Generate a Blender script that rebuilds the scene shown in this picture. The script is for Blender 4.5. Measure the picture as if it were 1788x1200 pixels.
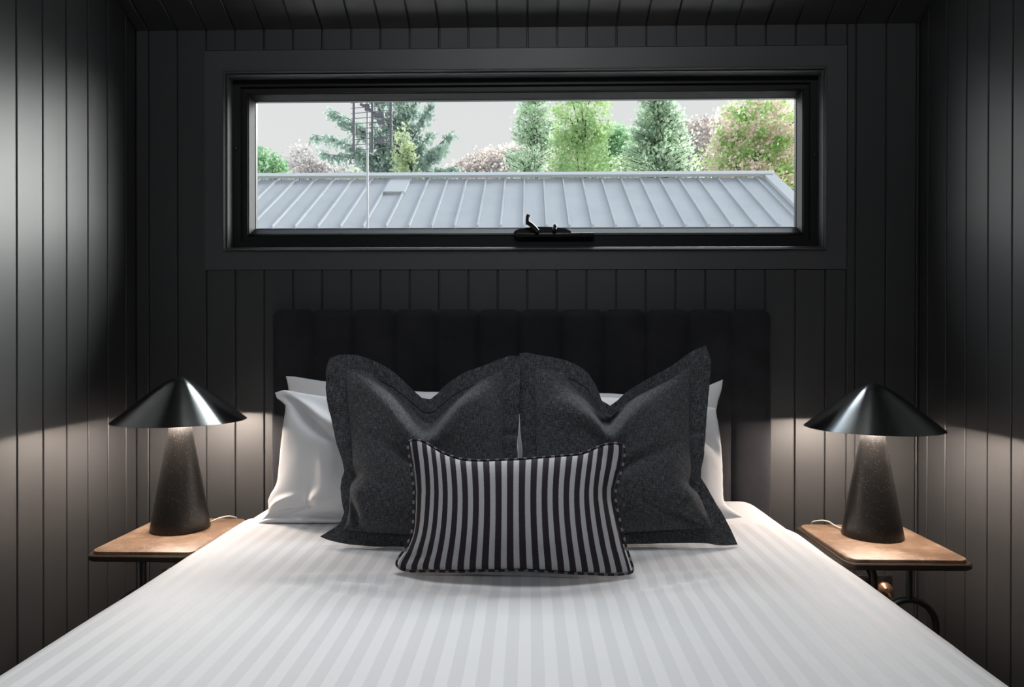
import bpy, bmesh, math, random
from mathutils import Vector, Matrix, noise
R = math.radians
PI = math.pi
rnd = random.Random(7)
for o in list(bpy.data.objects):
    bpy.data.objects.remove(o)
scene = bpy.context.scene
col = scene.collection

# ------------------------------------------------------------------ camera
cam_data = bpy.data.cameras.new('camera')
cam = bpy.data.objects.new('camera', cam_data)
col.objects.link(cam)
cam_data.sensor_fit = 'HORIZONTAL'
cam_data.sensor_width = 36.0
cam_data.lens = 36.0 * 1227.86 / 1788.0
cam_data.clip_start = 0.02
cam_data.clip_end = 600
YAW, PITCH, ROLL = 0.02432, 0.00431, -0.00106
cy_, sy_, cp_, sp_ = math.cos(YAW), math.sin(YAW), math.cos(PITCH), math.sin(PITCH)
right = Vector((cy_, sy_, 0))
fwd = Vector((-sy_ * cp_, cy_ * cp_, -sp_))
up = Vector((-sy_ * sp_, cy_ * sp_, cp_))
cr_, sr_ = math.cos(ROLL), math.sin(ROLL)
r2 = right * cr_ - up * sr_
u2 = right * sr_ + up * cr_
m3 = Matrix((r2, u2, -fwd)).transposed()
cam.matrix_world = Matrix.Translation((0, -2.38615, 1.15)) @ m3.to_4x4()
scene.camera = cam

# ------------------------------------------------------------------ world / sky
world = bpy.data.worlds.new('sky')
scene.world = world
world.use_nodes = True
wn = world.node_tree.nodes
wl = world.node_tree.links
wn.clear()
wout = wn.new('ShaderNodeOutputWorld')
wbg = wn.new('ShaderNodeBackground')
wtc = wn.new('ShaderNodeTexCoord')
wsep = wn.new('ShaderNodeSeparateXYZ')
wramp = wn.new('ShaderNodeValToRGB')
wl.new(wtc.outputs['Generated'], wsep.inputs[0])
wl.new(wsep.outputs['Z'], wramp.inputs[0])
wl.new(wramp.outputs[0], wbg.inputs[0])
wl.new(wbg.outputs[0], wout.inputs[0])
e = wramp.color_ramp.elements
e[0].position = 0.0; e[0].color = (0.92, 0.90, 0.90, 1)
e[1].position = 0.9; e[1].color = (0.62, 0.76, 1.0, 1)
x_ = wramp.color_ramp.elements.new(0.35); x_.color = (0.83, 0.83, 0.835, 1)
wbg.inputs[1].default_value = 1.0

def lamp_sun(name, az, el, strength, angle, color):
    # az: degrees from +Y towards +X, el: elevation in degrees
    d = bpy.data.lights.new(name, 'SUN')
    d.energy = strength; d.angle = R(angle); d.color = color
    o = bpy.data.objects.new(name, d)
    s = Vector((math.cos(R(el)) * math.sin(R(az)), math.cos(R(el)) * math.cos(R(az)), math.sin(R(el))))
    o.rotation_euler = s.to_track_quat('Z', 'Y').to_euler()
    o.location = s * 30
    col.objects.link(o)
    return o
# hazy bright sky high over the neighbouring roof, and the sun glow off to the right
lamp_sun('high_sky_light', 8, 46, 4.0, 40, (0.93, 0.97, 1.0))
lamp_sun('sun_glow', 44, 4, 25.5, 76, (1.0, 0.985, 0.97))
lamp_sun('left_sky_glow', -44, 4, 4.6, 76, (0.97, 0.985, 1.0))

def lamp_area(name, loc, target, sx, sy, power, color):
    d = bpy.data.lights.new(name, 'AREA')
    d.shape = 'RECTANGLE'; d.size = sx; d.size_y = sy; d.energy = power; d.color = color
    o = bpy.data.objects.new(name, d)
    o.location = loc
    v = Vector(target) - Vector(loc)
    o.rotation_euler = v.to_track_quat('-Z', 'Y').to_euler()
    col.objects.link(o)
    return o
# added fill lights out of view: below the ceiling and high behind the camera
overhead_l = lamp_area('overhead_fill', (-0.03, -0.90, 2.58), (-0.03, -1.08, 0), 1.25, 0.36, 6.0, (0.95, 0.975, 1.0))
overhead_l.data.spread = R(105)
lamp_area('rear_fill', (0, -4.30, 3.75), (0, -0.6, 0.8), 1.8, 0.6, 26.0, (0.94, 0.97, 1.0))  # unseen fill panel, no window is built in that wall

vs = scene.view_settings
scene.display_settings.display_device = 'sRGB'
vs.view_transform = 'Standard'
vs.look = 'None'
vs.gamma = 1.0
vs.exposure = 0.0
vs.use_curve_mapping = False
try:
    scene.cycles.max_bounces = 10
    scene.cycles.diffuse_bounces = 5
    scene.cycles.transparent_max_bounces = 24
    scene.cycles.sample_clamp_indirect = 4.0
    scene.cycles.use_denoising = True
except Exception:
    pass

# ------------------------------------------------------------------ helpers
def mat(name, base=(0.5, 0.5, 0.5), rough=0.5, metal=0.0, spec=0.5, **kw):
    m = bpy.data.materials.new(name)
    m.use_nodes = True
    b = m.node_tree.nodes['Principled BSDF']
    b.inputs['Base Color'].default_value = (*base, 1)
    b.inputs['Roughness'].default_value = rough
    b.inputs['Metallic'].default_value = metal
    b.inputs['Specular IOR Level'].default_value = spec
    for k, v in kw.items():
        b.inputs[k.replace('_', ' ')].default_value = v
    return m

def N(m, t, **kw):
    n = m.node_tree.nodes.new(t)
    for k, v in kw.items():
        if k.startswith('i_'):
            n.inputs[k[2:].replace('_', ' ')].default_value = v
        else:
            setattr(n, k, v)
    return n

def L(m, a, b):
    m.node_tree.links.new(a, b)

def bsdf(m):
    return m.node_tree.nodes['Principled BSDF']

def coords(m, scale, space='Object'):
    tc = N(m, 'ShaderNodeTexCoord')
    mp = N(m, 'ShaderNodeMapping')
    mp.inputs['Scale'].default_value = scale
    L(m, tc.outputs[space], mp.inputs[0])
    return mp.outputs[0]

def bump(m, height, strength, dist, prev=None):
    b = N(m, 'ShaderNodeBump')
    b.inputs['Strength'].default_value = strength
    b.inputs['Distance'].default_value = dist
    L(m, height, b.inputs['Height'])
    if prev is not None:
        L(m, prev, b.inputs['Normal'])
    L(m, b.outputs[0], bsdf(m).inputs['Normal'])
    return b.outputs[0]

def tex_noise(m, vec, scale, detail=4, rough=0.6):
    n = N(m, 'ShaderNodeTexNoise')
    n.inputs['Scale'].default_value = scale
    n.inputs['Detail'].default_value = detail
    n.inputs['Roughness'].default_value = rough
    L(m, vec, n.inputs['Vector'])
    return n.outputs['Fac']

def ramp(m, fac, stops):
    r = N(m, 'ShaderNodeValToRGB')
    el = r.color_ramp.elements
    while len(el) < len(stops):
        el.new(0.5)
    for k, (p, c) in enumerate(stops):
        el[k].position = p
        el[k].color = (*c, 1) if len(c) == 3 else c
    L(m, fac, r.inputs[0])
    return r.outputs[0]

def tag(o, label=None, cat=None, group=None, kind=None):
    if label: o['label'] = label
    if cat: o['category'] = cat
    if group: o['group'] = group
    if kind: o['kind'] = kind
    return o

def obj(name, bm, material, parent=None, smooth=False, angle=None, kind=None):
    me = bpy.data.meshes.new(name)
    bmesh.ops.recalc_face_normals(bm, faces=bm.faces[:])
    bm.to_mesh(me)
    bm.free()
    o = bpy.data.objects.new(name, me)
    col.objects.link(o)
    for m in (material if isinstance(material, (list, tuple)) else [material]):
        me.materials.append(m)
    if smooth:
        me.polygons.foreach_set('use_smooth', [True] * len(me.polygons))
        if angle is not None:
            me.set_sharp_from_angle(angle=R(angle))
    if parent is not None:
        o.parent = parent
        o.matrix_parent_inverse = Matrix.Translation(-parent.location) if parent.type == 'EMPTY' and parent.parent is None else Matrix.Identity(4)
    if kind:
        o['kind'] = kind
    return o

def empty(name, loc):
    o = bpy.data.objects.new(name, None)
    o.location = loc
    o.empty_display_size = 0.1
    col.objects.link(o)
    return o

def box(bm, x0, x1, y0, y1, z0, z1, bev=0.0, seg=2):
    g = bmesh.ops.create_cube(bm, size=1)
    vs_ = g['verts']
    for v in vs_:
        v.co = Vector(((x0 + x1) / 2 + v.co.x * (x1 - x0), (y0 + y1) / 2 + v.co.y * (y1 - y0), (z0 + z1) / 2 + v.co.z * (z1 - z0)))
    if bev > 0:
        es = list({e_ for v in vs_ for e_ in v.link_edges})
        bmesh.ops.bevel(bm, geom=es, offset=bev, segments=seg, affect='EDGES', profile=0.5)

def tube(bm, pts, r, seg=12, closed=False, uvl=None, r_end=None):
    pts = [Vector(p) for p in pts]
    n = len(pts)
    rings = []
    prev = None
    for i in range(n):
        a = pts[(i - 1) % n] if (i > 0 or closed) else pts[i]
        b = pts[(i + 1) % n] if (i < n - 1 or closed) else pts[i]
        t = (b - a).normalized()
        if prev is None:
            q = Vector((0, 0, 1)) if abs(t.z) < 0.9 else Vector((1, 0, 0))
            nx = t.cross(q).normalized()
        else:
            nx = (prev - t * prev.dot(t)).normalized()
        prev = nx
        ny = t.cross(nx)
        rr = r if r_end is None else r + (r_end - r) * i / (n - 1)
        rings.append([bm.verts.new(pts[i] + (nx * math.cos(2 * PI * k / seg) + ny * math.sin(2 * PI * k / seg)) * rr) for k in range(seg)])
    s = 0.0
    for i in range(n if closed else n - 1):
        A, B = rings[i], rings[(i + 1) % n]
        d = (pts[(i + 1) % n] - pts[i]).length
        for k in range(seg):
            f = bm.faces.new((A[k], A[(k + 1) % seg], B[(k + 1) % seg], B[k]))
            if uvl is not None:
                for lp, uu in zip(f.loops, (s, s, s + d, s + d)):
                    lp[uvl].uv = (uu, k / seg)
        s += d
    if not closed:
        bm.faces.new(rings[0][::-1]); bm.faces.new(rings[-1])

def lathe(bm, prof, cx, cy, seg=64, uvl=None):
    rings = []
    for (r, z) in prof:
        if r < 1e-6:
            rings.append([bm.verts.new((cx, cy, z))])
        else:
            rings.append([bm.verts.new((cx + r * math.cos(2 * PI * k / seg), cy + r * math.sin(2 * PI * k / seg), z)) for k in range(seg)])
    for i in range(len(rings) - 1):
        A, B = rings[i], rings[i + 1]
        for k in range(seg):
            k2 = (k + 1) % seg
            if len(A) == 1 and len(B) == 1:
                continue
            if len(A) == 1:
                vv = (A[0], B[k2], B[k])
            elif len(B) == 1:
                vv = (A[k], A[k2], B[0])
            else:
                vv = (A[k], A[k2], B[k2], B[k])
            bm.faces.new(vv)

def ring(bm, o, i, yo, yi, yb):
    """mitred picture-frame piece: o, i = (x0, x1, z0, z1) outer and inner; yo, yi front depth at outer and inner edge; yb back"""
    def cn(r): return [(r[0], r[2]), (r[1], r[2]), (r[1], r[3]), (r[0], r[3])]
    O, I = cn(o), cn(i)
    fo = [bm.verts.new((x, yo, z)) for x, z in O]
    fi = [bm.verts.new((x, yi, z)) for x, z in I]
    bo = [bm.verts.new((x, yb, z)) for x, z in O]
    bi = [bm.verts.new((x, yb, z)) for x, z in I]
    for k in range(4):
        j = (k + 1) % 4
        bm.faces.new((fo[k], fo[j], fi[j], fi[k]))
        bm.faces.new((fi[k], fi[j], bi[j], bi[k]))
        bm.faces.new((bo[j], bo[k], bi[k], bi[j]))
        bm.faces.new((fo[j], fo[k], bo[k], bo[j]))

def boards(bm, origin, ew, eh, en, pieces, gap=0.0042, depth=0.009, c=0.0018):
    """grooved lining boards: pieces = (w0, w1, h0 at w0, h0 at w1, h1 at w0, h1 at w1)"""
    origin, ew, eh, en = Vector(origin), Vector(ew), Vector(eh), Vector(en)
    for (w0, w1, ha0, ha1, hb0, hb1) in pieces:
        g = gap / 2
        sec = [(w0 + g, -depth), (w0 + g, -c), (w0 + g + c, 0), (w1 - g - c, 0), (w1 - g, -c), (w1 - g, -depth)]
        lo, hi = [], []
        for w, d in sec:
            t = (w - w0) / (w1 - w0)
            lo.append(bm.verts.new(origin + ew * w + eh * (ha0 + (ha1 - ha0) * t) + en * d))
            hi.append(bm.verts.new(origin + ew * w + eh * (hb0 + (hb1 - hb0) * t) + en * d))
        for k in range(5):
            bm.faces.new((lo[k], lo[k + 1], hi[k + 1], hi[k]))
        bm.faces.new(lo[::-1]); bm.faces.new(hi)

def rrect(x0, x1, y0, y1, r, seg=8):
    pts = []
    for cx, cy, a0 in ((x1 - r, y1 - r, 0), (x0 + r, y1 - r, 90), (x0 + r, y0 + r, 180), (x1 - r, y0 + r, 270)):
        for k in range(seg + 1):
            a = R(a0 + 90 * k / seg)
            pts.append((cx + r * math.cos(a), cy + r * math.sin(a)))
    return pts

def slab(bm, loops):
    """stack of (points, z) loops closed top and bottom"""
    rs = [[bm.verts.new((x, y, z)) for x, y in pts] for pts, z in loops]
    n = len(rs[0])
    for a, b in zip(rs[:-1], rs[1:]):
        for k in range(n):
            bm.faces.new((a[k], a[(k + 1) % n], b[(k + 1) % n], b[k]))
    bm.faces.new(rs[0][::-1]); bm.faces.new(rs[-1])

# ------------------------------------------------------------------ materials
M = {}
def paint(name, base, rough, spec, b=0.05):
    m = mat(name, base, rough, spec=spec)
    v = coords(m, (1, 1, 1))
    bump(m, tex_noise(m, v, 260, 3), b, 0.001)
    n2 = tex_noise(m, v, 3.0, 2)
    mr = N(m, 'ShaderNodeMapRange')
    mr.inputs['To Min'].default_value = rough - 0.03
    mr.inputs['To Max'].default_value = rough + 0.04
    L(m, n2, mr.inputs[0]); L(m, mr.outputs[0], bsdf(m).inputs['Roughness'])
    return m
M['wall'] = paint('black_wall_paint', (0.034, 0.035, 0.037), 0.49, 0.95)
M['ceil'] = paint('black_ceiling_paint', (0.036, 0.037, 0.039), 0.36, 1.0)
M['trim'] = paint('black_trim_paint', (0.066, 0.067, 0.070), 0.42, 1.0)
M['frame'] = paint('black_window_coating', (0.013, 0.013, 0.014), 0.42, 0.5, 0.02)
M['winder'] = mat('black_plastic', (0.012, 0.012, 0.013), 0.30)
M['black_metal'] = mat('black_powder_coat', (0.012, 0.012, 0.012), 0.38, spec=0.5)

m = mat('dark_timber_floor', (0.10, 0.07, 0.05), 0.45)
v = coords(m, (8, 0.6, 1))
L(m, ramp(m, tex_noise(m, v, 6, 6), [(0.3, (0.05, 0.035, 0.025)), (0.7, (0.14, 0.10, 0.07))]), bsdf(m).inputs['Base Color'])
M['floor'] = m

# clear glass: transparent with a fresnel reflection
m = bpy.data.materials.new('window_glass'); m.use_nodes = True
m.node_tree.nodes.clear()
gout = N(m, 'ShaderNodeOutputMaterial'); gmx = N(m, 'ShaderNodeMixShader')
gt = N(m, 'ShaderNodeBsdfTransparent'); gg = N(m, 'ShaderNodeBsdfGlossy'); gf = N(m, 'ShaderNodeLayerWeight')
gg.inputs['Roughness'].default_value = 0.0
gt.inputs['Color'].default_value = (0.97, 0.985, 0.98, 1)
gf.inputs['Blend'].default_value = 0.5
gp = N(m, 'ShaderNodeMath', operation='POWER'); gp.inputs[1].default_value = 5.0; L(m, gf.outputs['Facing'], gp.inputs[0])
ga = N(m, 'ShaderNodeMath', operation='MULTIPLY_ADD'); ga.inputs[1].default_value = 0.85; ga.inputs[2].default_value = 0.035; L(m, gp.outputs[0], ga.inputs[0])
L(m, ga.outputs[0], gmx.inputs[0]); L(m, gt.outputs[0], gmx.inputs[1]); L(m, gg.outputs[0], gmx.inputs[2]); L(m, gmx.outputs[0], gout.inputs[0])
M['glass'] = m

# velvet
m = mat('charcoal_velvet', (0.018, 0.019, 0.024), 0.85, spec=0.2)
b_ = bsdf(m)
b_.inputs['Sheen Weight'].default_value = 0.5
b_.inputs['Sheen Roughness'].default_value = 0.35
b_.inputs['Sheen Tint'].default_value = (0.35, 0.37, 0.42, 1)
v = coords(m, (1, 1, 1))
nf = tex_noise(m, v, 9, 5)
L(m, ramp(m, nf, [(0.3, (0.014, 0.015, 0.018)), (0.7, (0.026, 0.026, 0.030))]), b_.inputs['Base Color'])
bump(m, tex_noise(m, v, 900, 2), 0.4, 0.001)
M['velvet'] = m

# white satin stripe duvet, stripes across u (metres)
m = mat('white_satin_stripe_cotton', (0.8, 0.8, 0.8), 0.6, spec=0.35)
tc = N(m, 'ShaderNodeTexCoord'); sp = N(m, 'ShaderNodeSeparateXYZ'); L(m, tc.outputs['UV'], sp.inputs[0])
ma = N(m, 'ShaderNodeMath', operation='MULTIPLY'); ma.inputs[1].default_value = 1 / 0.0418
mb = N(m, 'ShaderNodeMath', operation='FRACT'); L(m, sp.outputs[0], ma.inputs[0]); L(m, ma.outputs[0], mb.inputs[0])
st = ramp(m, mb.outputs[0], [(0.0, (0, 0, 0)), (0.03, (1, 1, 1)), (0.49, (1, 1, 1)), (0.52, (0, 0, 0))])
mx = N(m, 'ShaderNodeMixRGB'); L(m, st, mx.inputs[0])
mx.inputs[1].default_value = (0.665, 0.665, 0.675, 1); mx.inputs[2].default_value = (0.755, 0.753, 0.76, 1)
L(m, mx.outputs[0], bsdf(m).inputs['Base Color'])
mr = N(m, 'ShaderNodeMapRange'); mr.inputs['To Min'].default_value = 0.66; mr.inputs['To Max'].default_value = 0.78
L(m, st, mr.inputs[0]); L(m, mr.outputs[0], bsdf(m).inputs['Roughness'])
v = coords(m, (1, 1, 1))
b1 = bump(m, tex_noise(m, v, 9, 4), 0.25, 0.006)
bump(m, tex_noise(m, v, 900, 2), 0.25, 0.0006, b1)
M['duvet'] = m

def cotton(name, c):
    m = mat(name, c, 0.65, spec=0.3)
    v = coords(m, (1, 1, 1))
    b1 = bump(m, tex_noise(m, v, 14, 4), 0.3, 0.005)
    bump(m, tex_noise(m, v, 800, 2), 0.2, 0.0006, b1)
    return m
M['sheet'] = cotton('white_sheet_cotton', (0.74, 0.745, 0.76))
M['pillow'] = cotton('white_pillow_cotton', (0.86, 0.862, 0.88))

# charcoal linen: crossed streak noise
def linen(name, dark, light):
    m = mat(name, dark, 0.95, spec=0.12)
    a = tex_noise(m, coords(m, (38, 260, 1), 'UV'), 1.0, 4, 0.75)
    b = tex_noise(m, coords(m, (260, 30, 1), 'UV'), 1.0, 4, 0.75)
    ad = N(m, 'ShaderNodeMath', operation='ADD'); L(m, a, ad.inputs[0]); L(m, b, ad.inputs[1])
    hf = N(m, 'ShaderNodeMath', operation='MULTIPLY'); hf.inputs[1].default_value = 0.5; L(m, ad.outputs[0], hf.inputs[0])
    c = ramp(m, hf.outputs[0], [(0.41, dark), (0.52, tuple(0.72 * p + 0.28 * q for p, q in zip(dark, light))), (0.62, light)])
    L(m, c, bsdf(m).inputs['Base Color'])
    bsdf(m).inputs['Sheen Weight'].default_value = 0.30
    bsdf(m).inputs['Sheen Roughness'].default_value = 0.5
    bsdf(m).inputs['Sheen Tint'].default_value = (0.6, 0.63, 0.66, 1)
    bump(m, hf.outputs[0], 1.0, 0.004)
    return m
M['linen'] = linen('charcoal_linen', (0.012, 0.0125, 0.015), (0.215, 0.22, 0.232))

def stripe_mat(name, axis_scale, nonuni, duty, pale=1.0):
    m = mat(name, (0.1, 0.1, 0.1), 0.9, spec=0.15)
    tc = N(m, 'ShaderNodeTexCoord'); sp = N(m, 'ShaderNodeSeparateXYZ'); L(m, tc.outputs['UV'], sp.inputs[0])
    nz = tex_noise(m, coords(m, (90, 45, 1), 'UV'), 1.0, 3)
    u = sp.outputs[0]
    if nonuni:
        s1 = N(m, 'ShaderNodeMath', operation='MULTIPLY'); s1.inputs[1].default_value = 2 * PI; L(m, u, s1.inputs[0])
        s2 = N(m, 'ShaderNodeMath', operation='SINE'); L(m, s1.outputs[0], s2.inputs[0])
        s3 = N(m, 'ShaderNodeMath', operation='MULTIPLY'); s3.inputs[1].default_value = nonuni; L(m, s2.outputs[0], s3.inputs[0])
        s4 = N(m, 'ShaderNodeMath', operation='ADD'); L(m, u, s4.inputs[0]); L(m, s3.outputs[0], s4.inputs[1]); u = s4.outputs[0]
    a = N(m, 'ShaderNodeMath', operation='MULTIPLY'); a.inputs[1].default_value = axis_scale; L(m, u, a.inputs[0])
    n2 = N(m, 'ShaderNodeMath', operation='MULTIPLY_ADD'); n2.inputs[1].default_value = (0.05 if nonuni else 0.0); L(m, nz, n2.inputs[0]); L(m, a.outputs[0], n2.inputs[2])
    f = N(m, 'ShaderNodeMath', operation='FRACT'); L(m, n2.outputs[0], f.inputs[0])
    st = ramp(m, f.outputs[0], [(0.0, (0, 0, 0)), (0.03, (1, 1, 1)), (duty, (1, 1, 1)), (duty + 0.03, (0, 0, 0))])
    wv = tex_noise(m, coords(m, (500, 500, 1), 'UV'), 1.0, 3, 0.8)
    lt = ramp(m, wv, [(0.3, tuple(pale * c for c in (0.32, 0.32, 0.333))), (0.7, tuple(pale * c for c in (0.54, 0.54, 0.557)))])
    dk = ramp(m, wv, [(0.3, (0.022, 0.017, 0.021)), (0.7, (0.040, 0.031, 0.036))])
    mx = N(m, 'ShaderNodeMixRGB'); L(m, st, mx.inputs[0]); L(m, dk, mx.inputs[1]); L(m, lt, mx.inputs[2])
    L(m, mx.outputs[0], bsdf(m).inputs['Base Color'])
    bump(m, wv, 0.35, 0.001)
    return m
M['stripe'] = stripe_mat('aubergine_stripe_cotton', 20.0, 0.065 / (2 * PI), 0.46)
M['piping'] = stripe_mat('aubergine_check_piping', 1 / 0.0215, 0, 0.36, 0.45)

# lamp
m = mat('brushed_black_metal', (0.46, 0.47, 0.46), 0.18, metal=1.0)
bsdf(m).inputs['Anisotropic'].default_value = 0.85
tg = N(m, 'ShaderNodeTangent', direction_type='RADIAL', axis='Z'); L(m, tg.outputs[0], bsdf(m).inputs['Tangent'])
bsdf(m).inputs['Anisotropic Rotation'].default_value = 0.25
M['shade'] = m
M['shade_in'] = mat('white_shade_lining', (0.75, 0.72, 0.68), 0.6)
m = mat('speckled_black_coating', (0.02, 0.02, 0.02), 0.36, spec=0.35)
v = coords(m, (1, 1, 1))
vo = N(m, 'ShaderNodeTexVoronoi'); vo.inputs['Scale'].default_value = 260; L(m, v, vo.inputs['Vector'])
sp1 = ramp(m, vo.outputs['Distance'], [(0.0, (1, 1, 1)), (0.13, (1, 1, 1)), (0.2, (0, 0, 0))])
gate = ramp(m, tex_noise(m, v, 60, 2), [(0.44, (0, 0, 0)), (0.50, (1, 1, 1))])
mu = N(m, 'ShaderNodeMixRGB', blend_type='MULTIPLY'); mu.inputs[0].default_value = 1; L(m, sp1, mu.inputs[1]); L(m, gate, mu.inputs[2])
mx = N(m, 'ShaderNodeMixRGB'); L(m, mu.outputs[0], mx.inputs[0]); mx.inputs[1].default_value = (0.009, 0.009, 0.009, 1); mx.inputs[2].default_value = (0.20, 0.185, 0.17, 1)
L(m, mx.outputs[0], bsdf(m).inputs['Base Color'])
bump(m, tex_noise(m, v, 500, 2), 0.12, 0.0006)
M['cone'] = m
m = mat('lamp_glow', (1, 0.9, 0.8), 0.5)
bsdf(m).inputs['Emission Color'].default_value = (1.0, 0.84, 0.70, 1)
bsdf(m).inputs['Emission Strength'].default_value = 12
M['bulb'] = m
M['cord'] = mat('clear_cord', (0.62, 0.58, 0.53), 0.25)

# table
m = mat('tan_stone', (0.24, 0.13, 0.07), 0.46, spec=0.5)
v = coords(m, (1, 1, 1))
n1 = tex_noise(m, v, 7, 7, 0.65)
n2 = tex_noise(m, coords(m, (1.2, 3.2, 1)), 22, 5, 0.7)
c1 = ramp(m, n1, [(0.41, (0.145, 0.083, 0.050)), (0.50, (0.21, 0.132, 0.086)), (0.60, (0.31, 0.22, 0.155))])
w = N(m, 'ShaderNodeTexVoronoi', feature='DISTANCE_TO_EDGE'); w.inputs['Scale'].default_value = 8
vm = N(m, 'ShaderNodeVectorMath', operation='MULTIPLY_ADD')
tn = N(m, 'ShaderNodeTexNoise'); tn.inputs['Scale'].default_value = 6; L(m, v, tn.inputs['Vector'])
L(m, tn.outputs['Color'], vm.inputs[0]); vm.inputs[1].default_value = (0.25, 0.25, 0.25); L(m, v, vm.inputs[2]); L(m, vm.outputs[0], w.inputs['Vector'])
vein = ramp(m, w.outputs['Distance'], [(0.0, (0.32, 0.32, 0.32)), (0.012, (0, 0, 0))])
mx = N(m, 'ShaderNodeMixRGB', blend_type='MIX'); L(m, vein, mx.inputs[0]); L(m, c1, mx.inputs[1]); mx.inputs[2].default_value = (0.52, 0.41, 0.31, 1)
mx2 = N(m, 'ShaderNodeMixRGB', blend_type='MULTIPLY'); mx2.inputs[0].default_value = 0.9; L(m, mx.outputs[0], mx2.inputs[1])
L(m, ramp(m, n2, [(0.3, (0.7, 0.66, 0.62)), (0.7, (1.1, 1.1, 1.1))]), mx2.inputs[2])
L(m, mx2.outputs[0], bsdf(m).inputs['Base Color'])
M['stone'] = m
M['bronze'] = mat('dark_bronze_metal', (0.05, 0.036, 0.026), 0.40, metal=0.5)
M['socket'] = mat('black_socket_plastic', (0.014, 0.014, 0.015), 0.28)
M['copper'] = mat('copper_plug', (0.42, 0.24, 0.15), 0.32, metal=0.7)

# outside
m = mat('grey_steel_roof', (0.10, 0.11, 0.12), 0.85, spec=0.0)
v = coords(m, (1, 1, 1))
L(m, ramp(m, tex_noise(m, v, 1.5, 4), [(0.3, (0.40, 0.418, 0.435)), (0.7, (0.44, 0.458, 0.475))]), bsdf(m).inputs['Base Color'])
M['roof'] = m
M['roof_cap'] = mat('pale_ridge_steel', (0.46, 0.48, 0.495), 0.8, spec=0.0)
M['clad'] = mat('grey_weatherboard', (0.25, 0.26, 0.27), 0.6)
M['pole'] = mat('galvanised_pole', (0.42, 0.42, 0.435), 0.6)
M['aerial'] = mat('aerial_dark_bar', (0.12, 0.12, 0.14), 0.5)
M['aerial_rod'] = mat('aerial_rod', (0.14, 0.14, 0.15), 0.4)
M['bark'] = mat('bark', (0.07, 0.062, 0.058), 0.9)
def leaf(name, a, b, c=None, sc=1.2):
    m = bpy.data.materials.new(name); m.use_nodes = True
    nt = m.node_tree; nt.nodes.clear()
    out = N(m, 'ShaderNodeOutputMaterial'); mix = N(m, 'ShaderNodeMixShader'); mix.inputs[0].default_value = 0.45
    d = N(m, 'ShaderNodeBsdfDiffuse'); t = N(m, 'ShaderNodeBsdfTranslucent')
    nz = tex_noise(m, coords(m, (1, 1, 1)), sc, 6, 0.75)
    st = [(0.35, a), (0.62, b)] if c is None else [(0.38, a), (0.475, b), (0.515, c)]
    cc = ramp(m, nz, st)
    L(m, cc, d.inputs[0]); L(m, cc, t.inputs[0]); L(m, d.outputs[0], mix.inputs[1]); L(m, t.outputs[0], mix.inputs[2]); L(m, mix.outputs[0], out.inputs[0])
    return m
M['leaf_spruce'] = leaf('blue_green_needles', (0.20, 0.27, 0.25), (0.52, 0.64, 0.55), None, 1.6)
M['leaf_lime'] = leaf('lime_leaves', (0.26, 0.42, 0.20), (0.56, 0.70, 0.38), None, 1.6)
M['leaf_mid'] = leaf('mid_green_leaves', (0.17, 0.35, 0.20), (0.45, 0.64, 0.38), None, 1.6)
M['leaf_pine'] = leaf('grey_green_needles', (0.246, 0.339, 0.254), (0.678, 0.832, 0.616))
M['leaf_blossom'] = leaf('blossom_and_leaf', (0.190, 0.437, 0.114), (0.418, 0.627, 0.228), (0.836, 0.684, 0.627), 2.6)
M['leaf_olive'] = leaf('yellow_green_leaves', (0.30, 0.40, 0.25), (0.66, 0.74, 0.48), None, 1.8)
M['leaf_grey'] = leaf('pale_gum_leaves', (0.331, 0.317, 0.317), (0.620, 0.586, 0.570))
m = mat('dry_hillside', (0.6, 0.55, 0.5), 1.0, spec=0.0)
v = coords(m, (1, 1, 1))
L(m, ramp(m, tex_noise(m, v, 0.35, 8, 0.8), [(0.35, (0.36, 0.34, 0.33)), (0.5, (0.50, 0.46, 0.43)), (0.65, (0.60, 0.54, 0.50))]), bsdf(m).inputs['Base Color'])
bump(m, tex_noise(m, v, 0.9, 8, 0.8), 0.6, 0.6)
M['hill'] = m
M['scrub'] = leaf('dry_scrub', (0.363, 0.343, 0.321), (0.865, 0.767, 0.698), None, 0.25)
M['bounce_ground'] = mat('pale_bounce_ground', (0.76, 0.75, 0.73), 1.0)  # unseen ground, made pale to bounce daylight up into the room
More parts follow.
